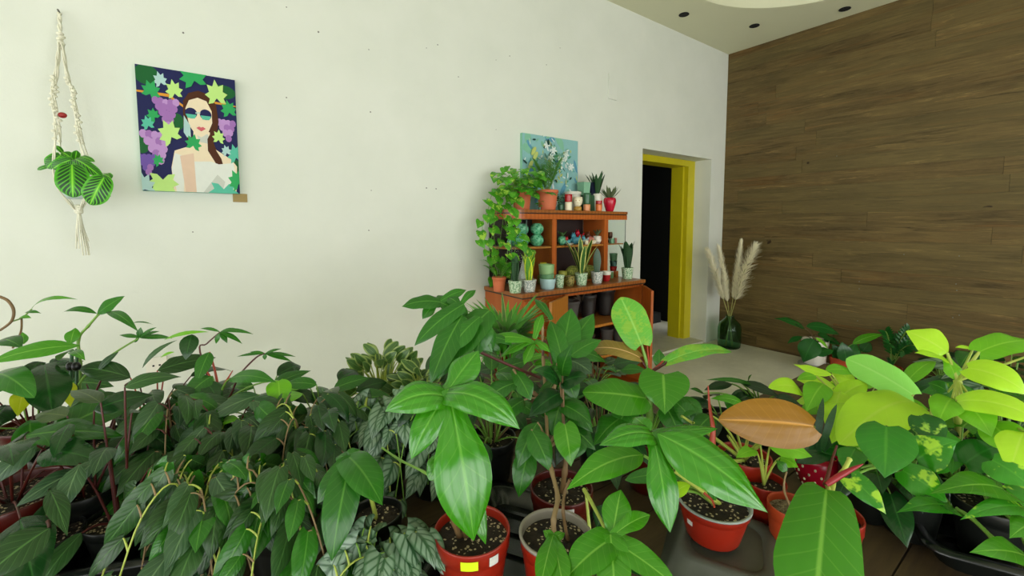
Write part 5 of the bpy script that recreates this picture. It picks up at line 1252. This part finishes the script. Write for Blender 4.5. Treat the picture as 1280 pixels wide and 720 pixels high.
# --- lobed leaves on long petioles
w_ = Plant('potted_philodendron', 'philodendron raising one small spiky lobed leaf on a long curved stalk over the white wall', 135, 545, 66, 'pot_black', ['leaf_mid', 'leaf_grey', 'leaf_dark'], ['stem_green', 'stem_red', 'stem_darkred'], h=.12)
k = dict(pet=False, ns=5)
for tx, ty, w in ((216, 423, 9), (149, 419, 7), (196, 409, 7), (176, 409, 7), (200, 414, 7), (168, 428, 6)): w_.L(174, 422, tx, ty, w, 'lance', 1.05, 1.05, mi=0, arch=.06, **k)
w_.stem([w_.c, (95, 505, 1.0), (98, 482, 1.0), (115, 462, 1.02), (145, 440, 1.04), (173, 423, 1.05)], .0035, .002, 0, nodes=False)
w_.L(148, 440, 121, 466, 9, 'lance', 1.02, 1.0, mi=1, **k)
w_.stem([w_.c, (118, 505, 1.0), (124, 480, 1.0), (130, 470, 1.0)], .004, .0015, 1, nodes=False); w_.stem([P(118, 505, 1.0), (108, 480, 1.0)], .003, .001, 1, nodes=False); w_.stem([w_.c, (148, 505, .98), (140, 540, .95)], .003, .003, 1)
w_.done()
x_ = Plant('potted_philodendron', 'philodendron with finger-lobed leaves and bright red stalks, left of centre before the wall', 268, 540, 70, 'pot_black', ['leaf_mid', 'leaf_grey', 'leaf_dark', 'leaf_limegreen'], ['stem_green', 'stem_redbright', 'stem_darkred'], h=.12)
for tx, ty, w in ((250, 411, 5), (317, 418, 7), (303, 430, 7), (284, 429, 7), (270, 430, 6), (300, 412, 5)): x_.L(275, 415, tx, ty, w, 'lance', 1.05, 1.05, mi=0, arch=.12, **k)
for tx, ty, w in ((370, 446, 6), (365, 452, 7), (296, 446, 5), (331, 450, 5), (352, 436, 5), (312, 440, 5)): x_.L(331, 442, tx, ty, w, 'lance', 1.05, 1.05, mi=0, arch=.06, **k)
x_.stem([x_.c, (283, 505, 1.02), (290, 490, 1.03), (300, 468, 1.04), (320, 447, 1.05), (331, 442, 1.05)], .003, .0018, 2, nodes=False)
x_.stem([P(276, 520, 1), (250, 440, 1.03), (258, 430, 1.04), (275, 415, 1.05)], .0022, .0016, 2, nodes=False)
x_.stem([x_.c, (273, 500, 1.0), (270, 470, 1.02), (262, 440, 1.03)], .0045, .0018, 1, nodes=False); x_.stem([P(274, 495, 1.0), (282, 478, 1.0), (291, 463, 1.0)], .004, .001, 1, nodes=False); x_.stem([P(274, 492, 1), (262, 470, 1), (254, 458, 1)], .003, .0015, 1, nodes=False)
x_.L(262, 440, 246, 480, 18, 'ovate', 1.03, .98, mi=0, **k); x_.L(240, 418, 232, 450, 20, 'ovate', 1.05, 1.02, mi=2, **k); x_.L(205, 425, 262, 415, 7, 'lance', 1.04, 1.05, mi=3, arch=.1, **k); x_.L(178, 460, 222, 425, 7, 'lance', 1.0, 1.04, mi=1, arch=.2, **k); x_.L(218, 440, 200, 448, 5, 'lance', 1.0, 1.0, mi=3, **k)
x_.L(288, 473, 346, 478, 24, 'ovate', .96, .94, mi=0, arch=.12, ns=7, c=P(273, 500, 1)); x_.L(324, 494, 254, 528, 30, 'ovate', .94, .90, mi=1, arch=.1, ns=7, c=P(273, 510, 1)); x_.L(265, 470, 230, 500, 26, 'ovate', 1.0, .96, mi=0, ns=7, c=P(273, 500, 1)); x_.L(348, 476, 350, 503, 28, 'round', .98, .95, mi=3, ns=7, c=P(273, 510, 1))
x_.L(272, 532, 300, 524, 18, 'ovate', .92, .9, mi=3, ns=7); x_.L(258, 478, 275, 505, 22, 'ovate', .99, .97, mi=2, ns=7, c=P(273, 510, 1))
x_.done()
# --- lobed leaf, centre left front
y_ = Plant('potted_philodendron', 'split-leaved glossy philodendron hanging a three-lobed leaf between the velvet and silver vines', 470, 640, 64, 'pot_black', ['leaf_glossy', 'leaf_mid'], ['stem_green', 'stem_lime'], h=.11)
k = dict(pet=False, ns=9, fold=.2, curl=.15)
y_.L(440, 568, 414, 702, 42, 'web', .66, .58, mi=1, arch=.12, **k); y_.L(434, 570, 478, 630, 44, 'web', .66, .60, mi=1, arch=.14, **k); y_.L(438, 574, 396, 630, 26, 'web', .66, .62, mi=1, arch=.1, **k); y_.L(438, 574, 450, 562, 22, 'round', .66, .67, mi=1, **k); y_.L(436, 574, 420, 570, 18, 'ovate', .66, .67, mi=1, **k)
petiole(y_.st, y_.c, P(438, 573, .66), .003, .35, 1)
y_.done()
# ------------------------------------------------------------------ dense neighbours: vines and bushy pots
def bushy(name, label, px, py, wp, pot, mats, stems, n, spread, height, size, shape='ovate_heart', seed=1, droop=.5, h=.10, asp=.55, var=.3, group=None, fwd=0.0, arch=.1, fold=.15, lo=.0, hang=0.0, prad=.0018, curl=.12, ns=7, z=TZ):
    """pot with leaves on thin stalks filling a dome of the given spread and height"""
    p = Plant(name, label, px, py, wp, pot, mats, stems, h=h, group=group, z=z)
    rr = random.Random(seed); ga = 2.39996
    toc = V((CAM.x-p.c.x, CAM.y-p.c.y, 0)).normalized()
    for i in range(n):
        f = (i+.5)/n; a = i*ga + rr.uniform(-.3, .3)
        el = 1 - f; r_ = spread*math.sqrt(f)*rr.uniform(.75, 1.05)
        zz = lo + (height-lo)*(1 - f**1.6)*rr.uniform(.75, 1.05) - hang*f*rr.random()
        d = V((math.cos(a), math.sin(a), 0))
        B = p.c + d*r_*.8 + toc*fwd*f + V((0, 0, max(zz, -.08)))
        s = size*rr.uniform(1-var, 1)
        dirn = (d*(.7+.3*f) + V((0, 0, .55 - droop*(.6+1.2*f) + rr.uniform(-.25, .25)))).normalized()
        N = (V((0, 0, 1))*(.8) + d*.5 + toc*.55 + V((rr.uniform(-.3,.3), rr.uniform(-.3,.3), 0)))
        T = B + dirn*s
        if T.z < TZ + .006: T.z = TZ+.006
        if B.z < TZ + .01: B.z = TZ+.01
        if T.y > WY-.02: continue
        leaf(p.lf, B, T, s*asp*rr.uniform(.85, 1.1), N=N, shape=shape, arch=arch*rr.uniform(.5, 1.5), fold=fold, curl=curl, mi=rr.randrange(len(p.lfm)), ns=ns)
        petiole(p.st, p.c + d*.012, B, prad, rr.uniform(.1, .35), rr.randrange(len(p.stm)), n=5)
    p.done(); return p
def trailing(name, label, px, py, wp, pot, mats, stems, nv, ln, size, shape='heart', seed=1, h=.10, asp=.6, up=.10, every=2, group=None, face=.6, center=None, fold=.14, z=TZ):
    """vines rising from the pot and falling round it, leaves hanging along them"""
    p = Plant(name, label, px, py, wp, pot, mats, stems, h=h, group=group, z=z)
    rr = random.Random(seed); toc = V((CAM.x-p.c.x, CAM.y-p.c.y, 0)).normalized()
    for v_ in range(nv):
        a = v_*2.39996 + rr.uniform(-.3, .3); d = V((math.cos(a), math.sin(a), 0)); u = up*rr.uniform(.6, 1.2); L = ln*rr.uniform(.7, 1.15)
        end = p.c + d*L + V((0, 0, -.06 + rr.uniform(-.02, .07)))
        end.z = max(end.z, TZ+.02)
        pts = [p.c, p.c + d*L*.25 + V((0, 0, u)), p.c + d*L*.65 + V((0, 0, u*.75)), end]
        sp_ = smooth_path(pts, 5); p.st.tube(sp_, [.002]*5 + [.0014]*(len(sp_)-5), rr.randrange(len(p.stm)), n=5)
        for i in range(2, len(sp_), 1):
            if i % every and i > 4: continue
            sd = V((-d.y, d.x, 0))*(1 if i % 2 else -1)
            s = size*rr.uniform(.55, 1.1)
            dn = (d*.55 + sd*.75 + toc*.35 + V((0, 0, -.9 + rr.uniform(-.4, .5)))).normalized()
            B = sp_[i] + sd*.015 + V((0, 0, .014)); T = B + dn*s
            T.z = max(T.z, TZ+.006)
            N = V((0, 0, 1))*.55 + toc*.85 + d*.3 + V((rr.uniform(-.6,.6), rr.uniform(-.5,.5), rr.uniform(-.2,.4)))
            leaf(p.lf, B, T, s*asp*rr.uniform(.85, 1.1), N=N, shape=shape, arch=.10*rr.uniform(.4, 1.6), fold=fold, curl=.16, mi=rr.randrange(len(p.lfm)), ns=7)
            petiole(p.st, sp_[i], B, .0013, .3, rr.randrange(len(p.stm)), n=4)
    p.done(); return p
VG = ['leaf_velvet', 'leaf_grey', 'leaf_velvet', 'leaf_mid']
B_ = 'pot_black'
tray(105, 690, .40, .20, -.35, 'black tray under the dark pots at the left front')
# front left
bp = bushy('potted_philodendron', 'broad dark-leaved philodendron in a large dark red pot at the left front edge', 14, 615, 120, 'pot_darkred', ['leaf_dark', 'leaf_mid'], ['stem_red', 'stem_darkred'], 12, .16, .13, .15, 'ovate', 3, .7, h=.13, fwd=.02)
bl = Plant('potted_philodendron', 'pot at the left front whose pale leaf lies across the black tray', 60, 668, 70, B_, ['leaf_mid', 'leaf_velvet', 'leaf_grey'], ['stem_red', 'stem_green'], h=.07)
bl.L(62, 660, -30, 730, 46, 'ovate', .62, .56, mi=1, arch=.08, prad=.003); bl.L(62, 612, 84, 668, 22, 'lance', .66, .62, mi=1); bl.L(100, 580, 78, 640, 26, 'lance', .7, .66, mi=2); bl.L(118, 576, 88, 612, 20, 'ovate', .72, .7, mi=2); bl.done()
bushy('potted_philodendron', 'red-stalked philodendron with dark velvety leaves behind the left black tray', 150, 645, 70, B_, ['leaf_velvet', 'leaf_grey', 'leaf_redgreen'], ['stem_red', 'stem_darkred'], 8, .10, .24, .095, 'ovate', 11, .8, h=.07, fwd=.0, asp=.42, prad=.002)
trailing('trailing_velvet_vine', 'velvety grey-green trailing vine right of the left black tray, nearest the front', 250, 668, 66, B_, VG, ['stem_lime', 'stem_pale'], 12, .12, .07, 'ovate_heart', 5, asp=.5)
trailing('trailing_velvet_vine', 'velvety trailing vine left of the three-lobed hanging leaf', 345, 655, 66, B_, ['leaf_velvet', 'leaf_mid'], ['stem_lime', 'stem_pale'], 13, .14, .073, 'ovate_heart', 9, asp=.5)
trailing('trailing_velvet_vine', 'velvety vine in the second row, behind the foremost two velvet vines', 290, 580, 60, B_, VG, ['stem_lime', 'stem_red'], 13, .14, .076, 'ovate_heart', 17, asp=.52, up=.10)
trailing('trailing_velvet_vine', 'darker velvety vine in the second row beneath the lime-leaved stalk', 380, 580, 60, B_, ['leaf_velvet', 'leaf_dark'], ['stem_lime', 'stem_pale'], 13, .14, .075, 'ovate_heart', 23, asp=.5, up=.11)
trailing('trailing_velvet_vine', 'velvety vine between the red-stalked philodendron and the foremost velvet vine', 218, 575, 60, B_, VG, ['stem_red', 'stem_pale'], 9, .12, .085, 'ovate_heart', 29, asp=.5, up=.12)
# left back rows
bushy('potted_philodendron', 'dark reddish-green philodendron behind the staked climber', 40, 530, 66, 'pot_darkred', ['leaf_mid', 'leaf_dark', 'leaf_dark'], ['stem_green', 'stem_red'], 14, .17, .16, .13, 'ovate', 31, .8)
bushy('potted_philodendron', 'red-stemmed philodendron with long narrow leaves behind the velvet vines', 190, 540, 62, B_, ['leaf_dark', 'leaf_redgreen', 'leaf_velvet'], ['stem_red', 'stem_redbright'], 20, .17, .17, .125, 'ovate', 37, .8, asp=.4, prad=.0019)
bushy('potted_philodendron', 'dark-leaved philodendron with reddish undersides behind the staked climber, second one', 108, 610, 66, B_, ['leaf_dark', 'leaf_redgreen', 'leaf_grey'], ['stem_red', 'stem_darkred'], 9, .12, .20, .10, 'ovate', 41, .8, asp=.48, prad=.0019)
bushy('potted_philodendron', 'bushy dark philodendron with pointed leaves at the back edge below the wall', 330, 525, 58, B_, ['leaf_dark', 'leaf_mid', 'leaf_velvet'], ['stem_red', 'stem_green'], 20, .15, .12, .11, 'ovate', 43, .7, asp=.48)
bushy('potted_philodendron', 'bushy plant with one brown-backed leaf left of the cream-edged leaves', 410, 540, 58, B_, ['leaf_dark', 'leaf_redgreen', 'leaf_mid', 'leaf_limegreen'], ['stem_green', 'stem_darkred'], 22, .15, .13, .10, 'ovate', 47, .6, asp=.5)
# variegated peperomia + silver
bushy('variegated_peperomia', 'upright bush of small cream-edged leaves against the white wall', 478, 490, 56, 'pot_terra', ['leaf_varieg'], ['stem_lime'], 46, .15, .13, .058, 'round', 53, -.2, asp=.6)
bushy('variegated_peperomia', 'low cream-edged bush just right of the upright cream-edged one', 530, 505, 52, B_, ['leaf_varieg', 'leaf_grey'], ['stem_lime'], 34, .12, .11, .06, 'round', 57, .1, asp=.6)
trailing('silver_leaf_vine', 'silvery satin-leaved vine behind the three-lobed hanging leaf', 480, 560, 60, B_, ['leaf_silver'], ['stem_lime', 'stem_green'], 11, .13, .065, 'heart', 61, asp=.66, up=.11)
trailing('silver_leaf_vine', 'silvery satin-leaved vine at the front left of the yellow-stickered pot', 478, 715, 62, B_, ['leaf_silver'], ['stem_lime', 'stem_green'], 6, .09, .055, 'heart', 67, asp=.75, up=.05, h=.07)
trailing('silver_leaf_vine', 'silvery satin-leaved vine behind the big lobed leaf of the yellow-stickered pot', 540, 560, 60, B_, ['leaf_silver', 'leaf_dark'], ['stem_lime', 'stem_green'], 10, .11, .058, 'heart', 71, asp=.68, up=.10)
# centre back
bushy('potted_philodendron', 'bushy mid-green plant behind the yellow-stickered pot, under the blurred leaves', 615, 545, 60, B_, ['leaf_mid', 'leaf_dark', 'leaf_dark'], ['stem_brown', 'stem_green'], 26, .14, .18, .10, 'ovate', 73, .7, asp=.5)
bushy('potted_philodendron', 'bushy plant with pale small leaves in front of the spider plant', 635, 490, 56, B_, ['leaf_bright', 'leaf_mid', 'leaf_grey'], ['stem_brown', 'stem_green'], 28, .15, .14, .08, 'ovate', 79, .5, asp=.45)
bushy('potted_philodendron', 'dark leafy plant between the bare-stemmed one and the copper-leaved one', 750, 540, 60, B_, ['leaf_dark', 'leaf_mid'], ['stem_brown', 'stem_green'], 22, .13, .12, .10, 'ovate', 83, .8, asp=.5)
bushy('potted_philodendron', 'dark green plant at the back edge below the copper leaf', 742, 480, 54, B_, ['leaf_dark', 'leaf_mid', 'leaf_grey'], ['stem_brown', 'stem_green'], 20, .14, .10, .10, 'ovate', 89, .5, asp=.55)
bushy('potted_philodendron', 'low deep green plant behind the bronze leaf at the table corner', 905, 520, 56, B_, ['leaf_deep', 'leaf_dark'], ['stem_green', 'stem_darkred'], 14, .15, .045, .11, 'ovate', 97, .8, asp=.42)
lo = Plant('potted_philodendron', 'long dark-leaved plant at the table corner beyond the bronze leaf', 950, 512, 52, B_, ['leaf_deep', 'leaf_mid'], ['stem_green', 'stem_red'], h=.09)
for bx, by, tx, ty, w, m_ in ((945,482,882,475,8,1),(925,478,975,496,16,0),(915,480,880,488,14,0),(968,495,1000,505,14,0),(880,492,862,486,8,1),(935,477,940,468,5,1)): lo.L(bx, by, tx, ty, w, 'lance', 1.12, 1.1, mi=m_, ns=5, arch=.08)
lo.done()
bushy('potted_philodendron', 'dark philodendron under the lime leaves beside the strawberry pot', 1085, 585, 60, B_, ['leaf_dark', 'leaf_pothos_dark'], ['stem_green'], 14, .12, .06, .09, 'ovate_heart', 101, .9)
bushy('potted_pothos', 'dark yellow-flecked pothos behind the tallest lime philodendron', 1262, 545, 66, B_, ['leaf_pothos_dark', 'leaf_pothos', 'leaf_dark'], ['stem_green'], 18, .16, .14, .11, 'ovate_heart', 103, .6, asp=.62)
bushy('potted_pothos', 'green pothos between the lime philodendron and the pothos in the tray', 1195, 592, 62, B_, ['leaf_pothos', 'leaf_pothos_dark', 'leaf_bright'], ['stem_green'], 18, .13, .10, .095, 'heart', 107, .8, asp=.7)
bushy('potted_lime_philodendron', 'bushy lime plant in the back row left of the tall lime one', 1075, 515, 60, B_, ['leaf_lime', 'leaf_limegreen'], ['stem_lime'], 22, .14, .09, .085, 'ovate_heart', 109, .6, asp=.6)
bushy('dark_leaved_aglaonema', 'broad dark plant with one silvery leaf beyond the tallest lime philodendron', 1262, 500, 60, B_, ['leaf_deep', 'leaf_pothos_dark', 'leaf_silver'], ['stem_green'], 14, .18, .12, .15, 'ovate', 113, .7, asp=.42)
# spider plant in front of the cabinet, at the table's far corner
sp_plant = Plant('spider_plant', 'fine grassy spider plant before the left side of the cabinet', 632, 440, 40, 'pot_red', ['leaf_fine', 'leaf_varieg'], ['stem_green'], h=.12)
rr = random.Random(5)
for i in range(300):
    a = rr.uniform(0, 2*PI); d = V((math.cos(a), math.sin(a), 0)); L = rr.uniform(.12, .23); up_ = rr.uniform(.1, .95)
    B = sp_plant.c + V((0, 0, .03)); T = B + d*L*.85 + V((0, 0, L*up_ - .06*(1-up_))); leaf(sp_plant.lf, B, T, .019, N=V((0,0,1)) - d*.3, shape='blade', arch=.22*(1.2-up_), fold=.2, ns=3, nt=6, mi=0 if i % 6 else 1)
sp_plant.done()
# ------------------------------------------------------------------ floor plants by the wooden wall
def floorplant(name, label, px, py, wp, hp, mat, mats, stems, leaves, d=None, saucer=False, soil='soil', taper=.8):
    base = on(px, py, 2, .0); u = depth(base)/FPX; s = V((base.x, base.y, .001)); t = thing(name, label, 'potted plant', s, None)
    r = wp*u/2; h = hp*u
    make_pot(t, s, r, h, mat, soil, taper=taper)
    lf, st = MB(), MB(); dd = depth(s) - .02; c = s + V((0, 0, h*.88))
    for bx, by, tx, ty, w, sh, m_, dz in leaves:
        B, T = HL(lf, (bx, by, dd-dz), (tx, ty, dd-dz), w, sh, m_, ns=5, arch=.1); petiole(st, c, B, .004, .2)
    lf.build('foliage', [M[m] for m in mats], t); st.build('stem', [M[m] for m in stems], t); return t, s, u
M['trolley'] = plain('trolley_grey', '8c8c84', .5)
base = on(1017, 461, 2, .0); u = depth(base)/FPX
t = thing('plant_trolley', 'round grey plant trolley on the floor under the white pot', 'plant stand', (base.x, base.y, 0)); b = MB()
b.lathe((base.x, base.y, .035), [(.001,0),(16*u,0),(17*u,.006),(17*u,.016),(16*u,.02),(.001,.02)]); b.build('platform', 'trolley', t)
for k in range(3):
    b = MB(); p = V((base.x+11*u*math.cos(k*2.1), base.y+11*u*math.sin(k*2.1), .017)); b.tube([p-V((.008,0,0)), p+V((.008,0,0))], .0165, n=14); b.build('caster', 'plastic_black', t)
s = V((base.x, base.y, .0565)); t = thing('potted_peace_lily', 'broad dark green plant in a white pot on the trolley by the wooden wall', 'potted plant', s)
make_pot(t, s, 14.5*u, 30*u, 'white_cer', taper=.82)
lf, st = MB(), MB(); dd = depth(s)-.05; c = s+V((0,0,26*u))
for bx, by, tx, ty, w, sh, m_, dz in ((1006,411,968,397,14,'lance',0,.1),(1008,408,1050,418,17,'ovate',0,.1),(1018,424,1004,453,26,'ovate',0,.25),(1020,444,1042,436,15,'ovate',0,.25),(1003,421,984,429,8,'lance',0,.1),(1019,422,1035,436,6,'lance',1,.3),(1022,418,1046,428,14,'ovate',0,0),(1030,425,1052,430,12,'ovate',0,0)):
    B, T = HL(lf, (bx, by, dd-dz), (tx, ty, dd-dz), w, sh, m_, ns=7, arch=.1); petiole(st, c, B, .004, .2)
lf.build('foliage', [M['leaf_lily'], M['leaf_limegreen']], t); st.build('stem', 'stem_brown', t)
floorplant('potted_rubber_plant', 'plant with paired upright dark leaves in an orange pot right of the white pot', 1050, 466, 24, 20, 'pot_orange', ['leaf_lily', 'leaf_bright'], ['stem_green'],
    [(1058,452,1052,427,18,'ovate',0,.1),(1060,452,1070,428,18,'ovate',0,.1),(1050,450,1040,430,16,'ovate',0,0),(1060,445,1076,438,14,'ovate',0,0),(1066,430,1104,418,12,'ovate',1,.2),(1078,440,1088,428,14,'ovate',0,0)])
floorplant('storage_pot_plant', 'low dark plant in a dark pot between the orange pots by the wooden wall', 1080, 458, 16, 14, 'c_darkpot', ['leaf_deep'], ['stem_green'], [(1080,445,1070,432,10,'ovate',0,0),(1082,445,1094,434,10,'ovate',0,0),(1080,444,1084,428,9,'ovate',0,0)])
# zz plant
base = on(1113, 476, 2, 0); u = depth(base)/FPX; s = V((base.x, base.y, .001)); t = thing('potted_zz_plant', 'zz plant with arching stems of small dark leaflets in an orange pot', 'potted plant', s)
make_pot(t, s, 11*u, 18*u, 'pot_orange', taper=.8); lf, st = MB(), MB(); c = s+V((0,0,16*u)); dd = depth(s)
for tx, ty, dz in ((1107,414,0),(1122,424,0),(1136,412,.1),(1150,420,.15),(1143,432,.2),(1130,440,.1),(1160,428,.1),(1112,430,.1)):
    T = P(tx, ty, dd-dz-.05); T.x = min(T.x, WX-.06); pts = bez(c, (c+T)/2 + V((0,0,.16)) + (c-T)*.1, T, 12); st.tube(pts, .0035, n=5)
    for i in range(4, 13):
        tg = (pts[min(i+1,12)]-pts[i-1]).normalized(); sd = tg.cross(CAM-pts[i]).normalized()
        for k in (-1, 1) if pts[i].x < WX-.07 else (): leaf(lf, pts[i], pts[i]+(sd*k*.8+tg*.6)*.062, .026, shape='ovate', ns=3, nt=4, arch=.05)
for k in range(5): leaf(lf, c, c+V((.04*math.cos(k), .04*math.sin(k), .10)), .025, shape='ovate', ns=5)
lf.build('foliage', 'leaf_lily', t); st.build('stem', 'stem_green', t)
# dark plants and a brown box further right
q = on(1221, 470, 2, 0); u = depth(q)/FPX; b = MB(); b.slab([(q.x-.06+WX-q.x-.2, q.y-.16), (WX-.03, q.y-.16), (WX-.03, q.y+.06), (q.x-.06+WX-q.x-.2, q.y+.06)], .001, .33); 
c_ = V((WX-.15, q.y-.05, .001)); b2 = MB(); x0, x1, y0, y1 = WX-.28, WX-.04, q.y-.17, q.y+.05
for bx_ in (((x0,y0),(x0+.012,y1)),((x1-.012,y0),(x1,y1)),((x0+.012,y0),(x1-.012,y0+.012)),((x0+.012,y1-.012),(x1-.012,y1))): b2.box((bx_[0][0], bx_[0][1], .001), (bx_[1][0], bx_[1][1], .36))
b2.box((x0+.012, y0+.012, .001), (x1-.012, y1-.012, .02)); M['crate'] = plain('brown_crate', '3c2a1a', .7)
tag(b2.build('wooden_crate', 'crate', None, c_), 'dark brown open crate against the wooden wall behind the tallest lime plant', 'crate')
def darkfloor(px, py, wp, hp, seed, label, R0, H0, n=22, size=.16):
    base = on(px, py, 2, 0); u = depth(base)/FPX; s = V((min(base.x, WX-.35), base.y, .001)); t = thing('dark_leaved_plant', label, 'potted plant', s, 'dark plants on the floor by the wooden wall'); h = hp*u
    make_pot(t, s, wp*u/2, h, 'c_darkpot'); lf, st = MB(), MB(); c = s+V((0,0,h*.9)); rr = random.Random(seed)
    for i in range(n):
        a = i*2.4; f = (i+.5)/n; d = V((math.cos(a), math.sin(a), 0)); B = c+d*R0*math.sqrt(f)*.7+V((0,0,H0*(1-f)*rr.uniform(.7,1))); T = B+(d+V((0,0,-.1))).normalized()*size*rr.uniform(.7,1)
        if max(B.x, T.x) > WX-.03: continue
        leaf(lf, B, T, size*.45, N=V((0,0,1))+(CAM-B).normalized()*.8, shape='ovate', ns=5); petiole(st, c, B, .003, .2, n=5)
    lf.build('foliage', 'leaf_deep', t); st.build('stem', 'stem_green', t)
darkfloor(1176, 498, 24, 26, 1, 'dark bushy plant on the floor left of the brown crate', .13, .30, size=.12)
darkfloor(1262, 512, 26, 28, 2, 'dark bushy plant on the floor right of the brown crate', .14, .32, size=.12)
darkfloor(1150, 522, 22, 22, 3, 'dark low plant on the floor nearest the lime plants', .13, .2, size=.12)
# pampas grass in a green glass bottle
base = on(911, 434, 2, 0); u = depth(base)/FPX; s = V((min(base.x, WX-.145), min(base.y, WY-.14), .001))
def green_glass():
    m = NT('green_glass'); m.set(lin('a8d8b8'), .04); m.b.inputs['Transmission Weight'].default_value = 1; m.b.inputs['IOR'].default_value = 1.3; return m.m
M['green_glass'] = green_glass()
b = MB(); H_ = 40*u; r = 13.5*u
pr_ = [(.001,0),(r*.85,0),(r*.97,H_*.04),(r,H_*.2),(r,H_*.62),(r*.9,H_*.75),(r*.55,H_*.87),(r*.36,H_*.93),(r*.36,H_*.985),(r*.42,H_)]
inn = [(rr_-.004 if rr_ > .01 else .001, z_ if z_ > .01 else .006) for rr_, z_ in reversed(pr_)]
b.lathe(s, pr_+inn, n=36); tag(b.build('glass_bottle', 'green_glass', None, s), 'large green glass bottle standing on the floor in the corner by the wooden wall', 'vase')
M['pampas'] = plain('pampas_plume', 'fff4d8', .9, var=.1)
M['pampas_stem'] = plain('pampas_stalk', 'a8a860', .6)
dd = depth(s)-.08
plumes = [((904, 388), (896, 345), (886, 316), 9, 'left'), ((909, 385), (906, 350), (899, 312), 7, 'second'), ((911, 380), (921, 340), (926, 305), 6, 'third'), ((913, 378), (928, 345), (944, 308), 15, 'right')]
for i, (c0, c1, c2, wd, nm) in enumerate(plumes):
    sd = (-.06, -.02, .01, .04)[i]
    foot = s + V((0,0,.012)) + RT*(.05 if i < 2 else -.05)*(.6+.3*(i % 2)); pts = [foot, s + V((0,0,H_*.97)) + RT*sd*.3, P(c0[0], c0[1], dd), P(c1[0], c1[1], dd-(.12 if i == 3 else 0)), P(c2[0], c2[1], dd-(.22 if i == 3 else 0))]
    pts[2] = pts[1].lerp(pts[3], .35)
    t = thing('pampas_stem', {'left': 'faint leftmost pampas plume against the white wall', 'second': 'slim pampas plume second from the left in the green bottle', 'third': 'narrow upright pampas plume between the slim one and the widest one', 'right': 'widest fluffy pampas plume leaning right in the green bottle'}[nm], 'dried grass', foot, 'pampas plumes in the green glass bottle')
    sp_ = smooth_path(pts, 8); b = MB(); b.tube(sp_, .0035, n=6); b.build('stalk', 'pampas_stem', t)
    pl = sp_[17:]; b = MB(); rr = random.Random(i); n = len(pl)
    for k in range(900):
        f = rr.random(); ii = min(int(f*(n-1)), n-2); p = pl[ii].lerp(pl[ii+1], rr.random()); tg = (pl[ii+1]-pl[ii]).normalized()
        a = rr.uniform(0, 2*PI); o = tg.orthogonal().normalized(); o = Matrix.Rotation(a, 3, tg) @ o
        wl = wd*u*math.sin(PI*min(1, .12+f*.85))**.6; e = p + tg*rr.uniform(.05, .09) + o*wl*rr.uniform(.3, 1) - V((0,0,.01)); m_ = (p+e)/2 + o*.008
        if e.y > WY-.01 or e.x > WX-.012: continue
        sdv = tg.cross(o)*.0022; b.grid([[p-sdv, p+sdv], [m_-sdv, m_+sdv], [e-sdv*.3, e+sdv*.3]])
    b.build('plume', 'pampas', t)
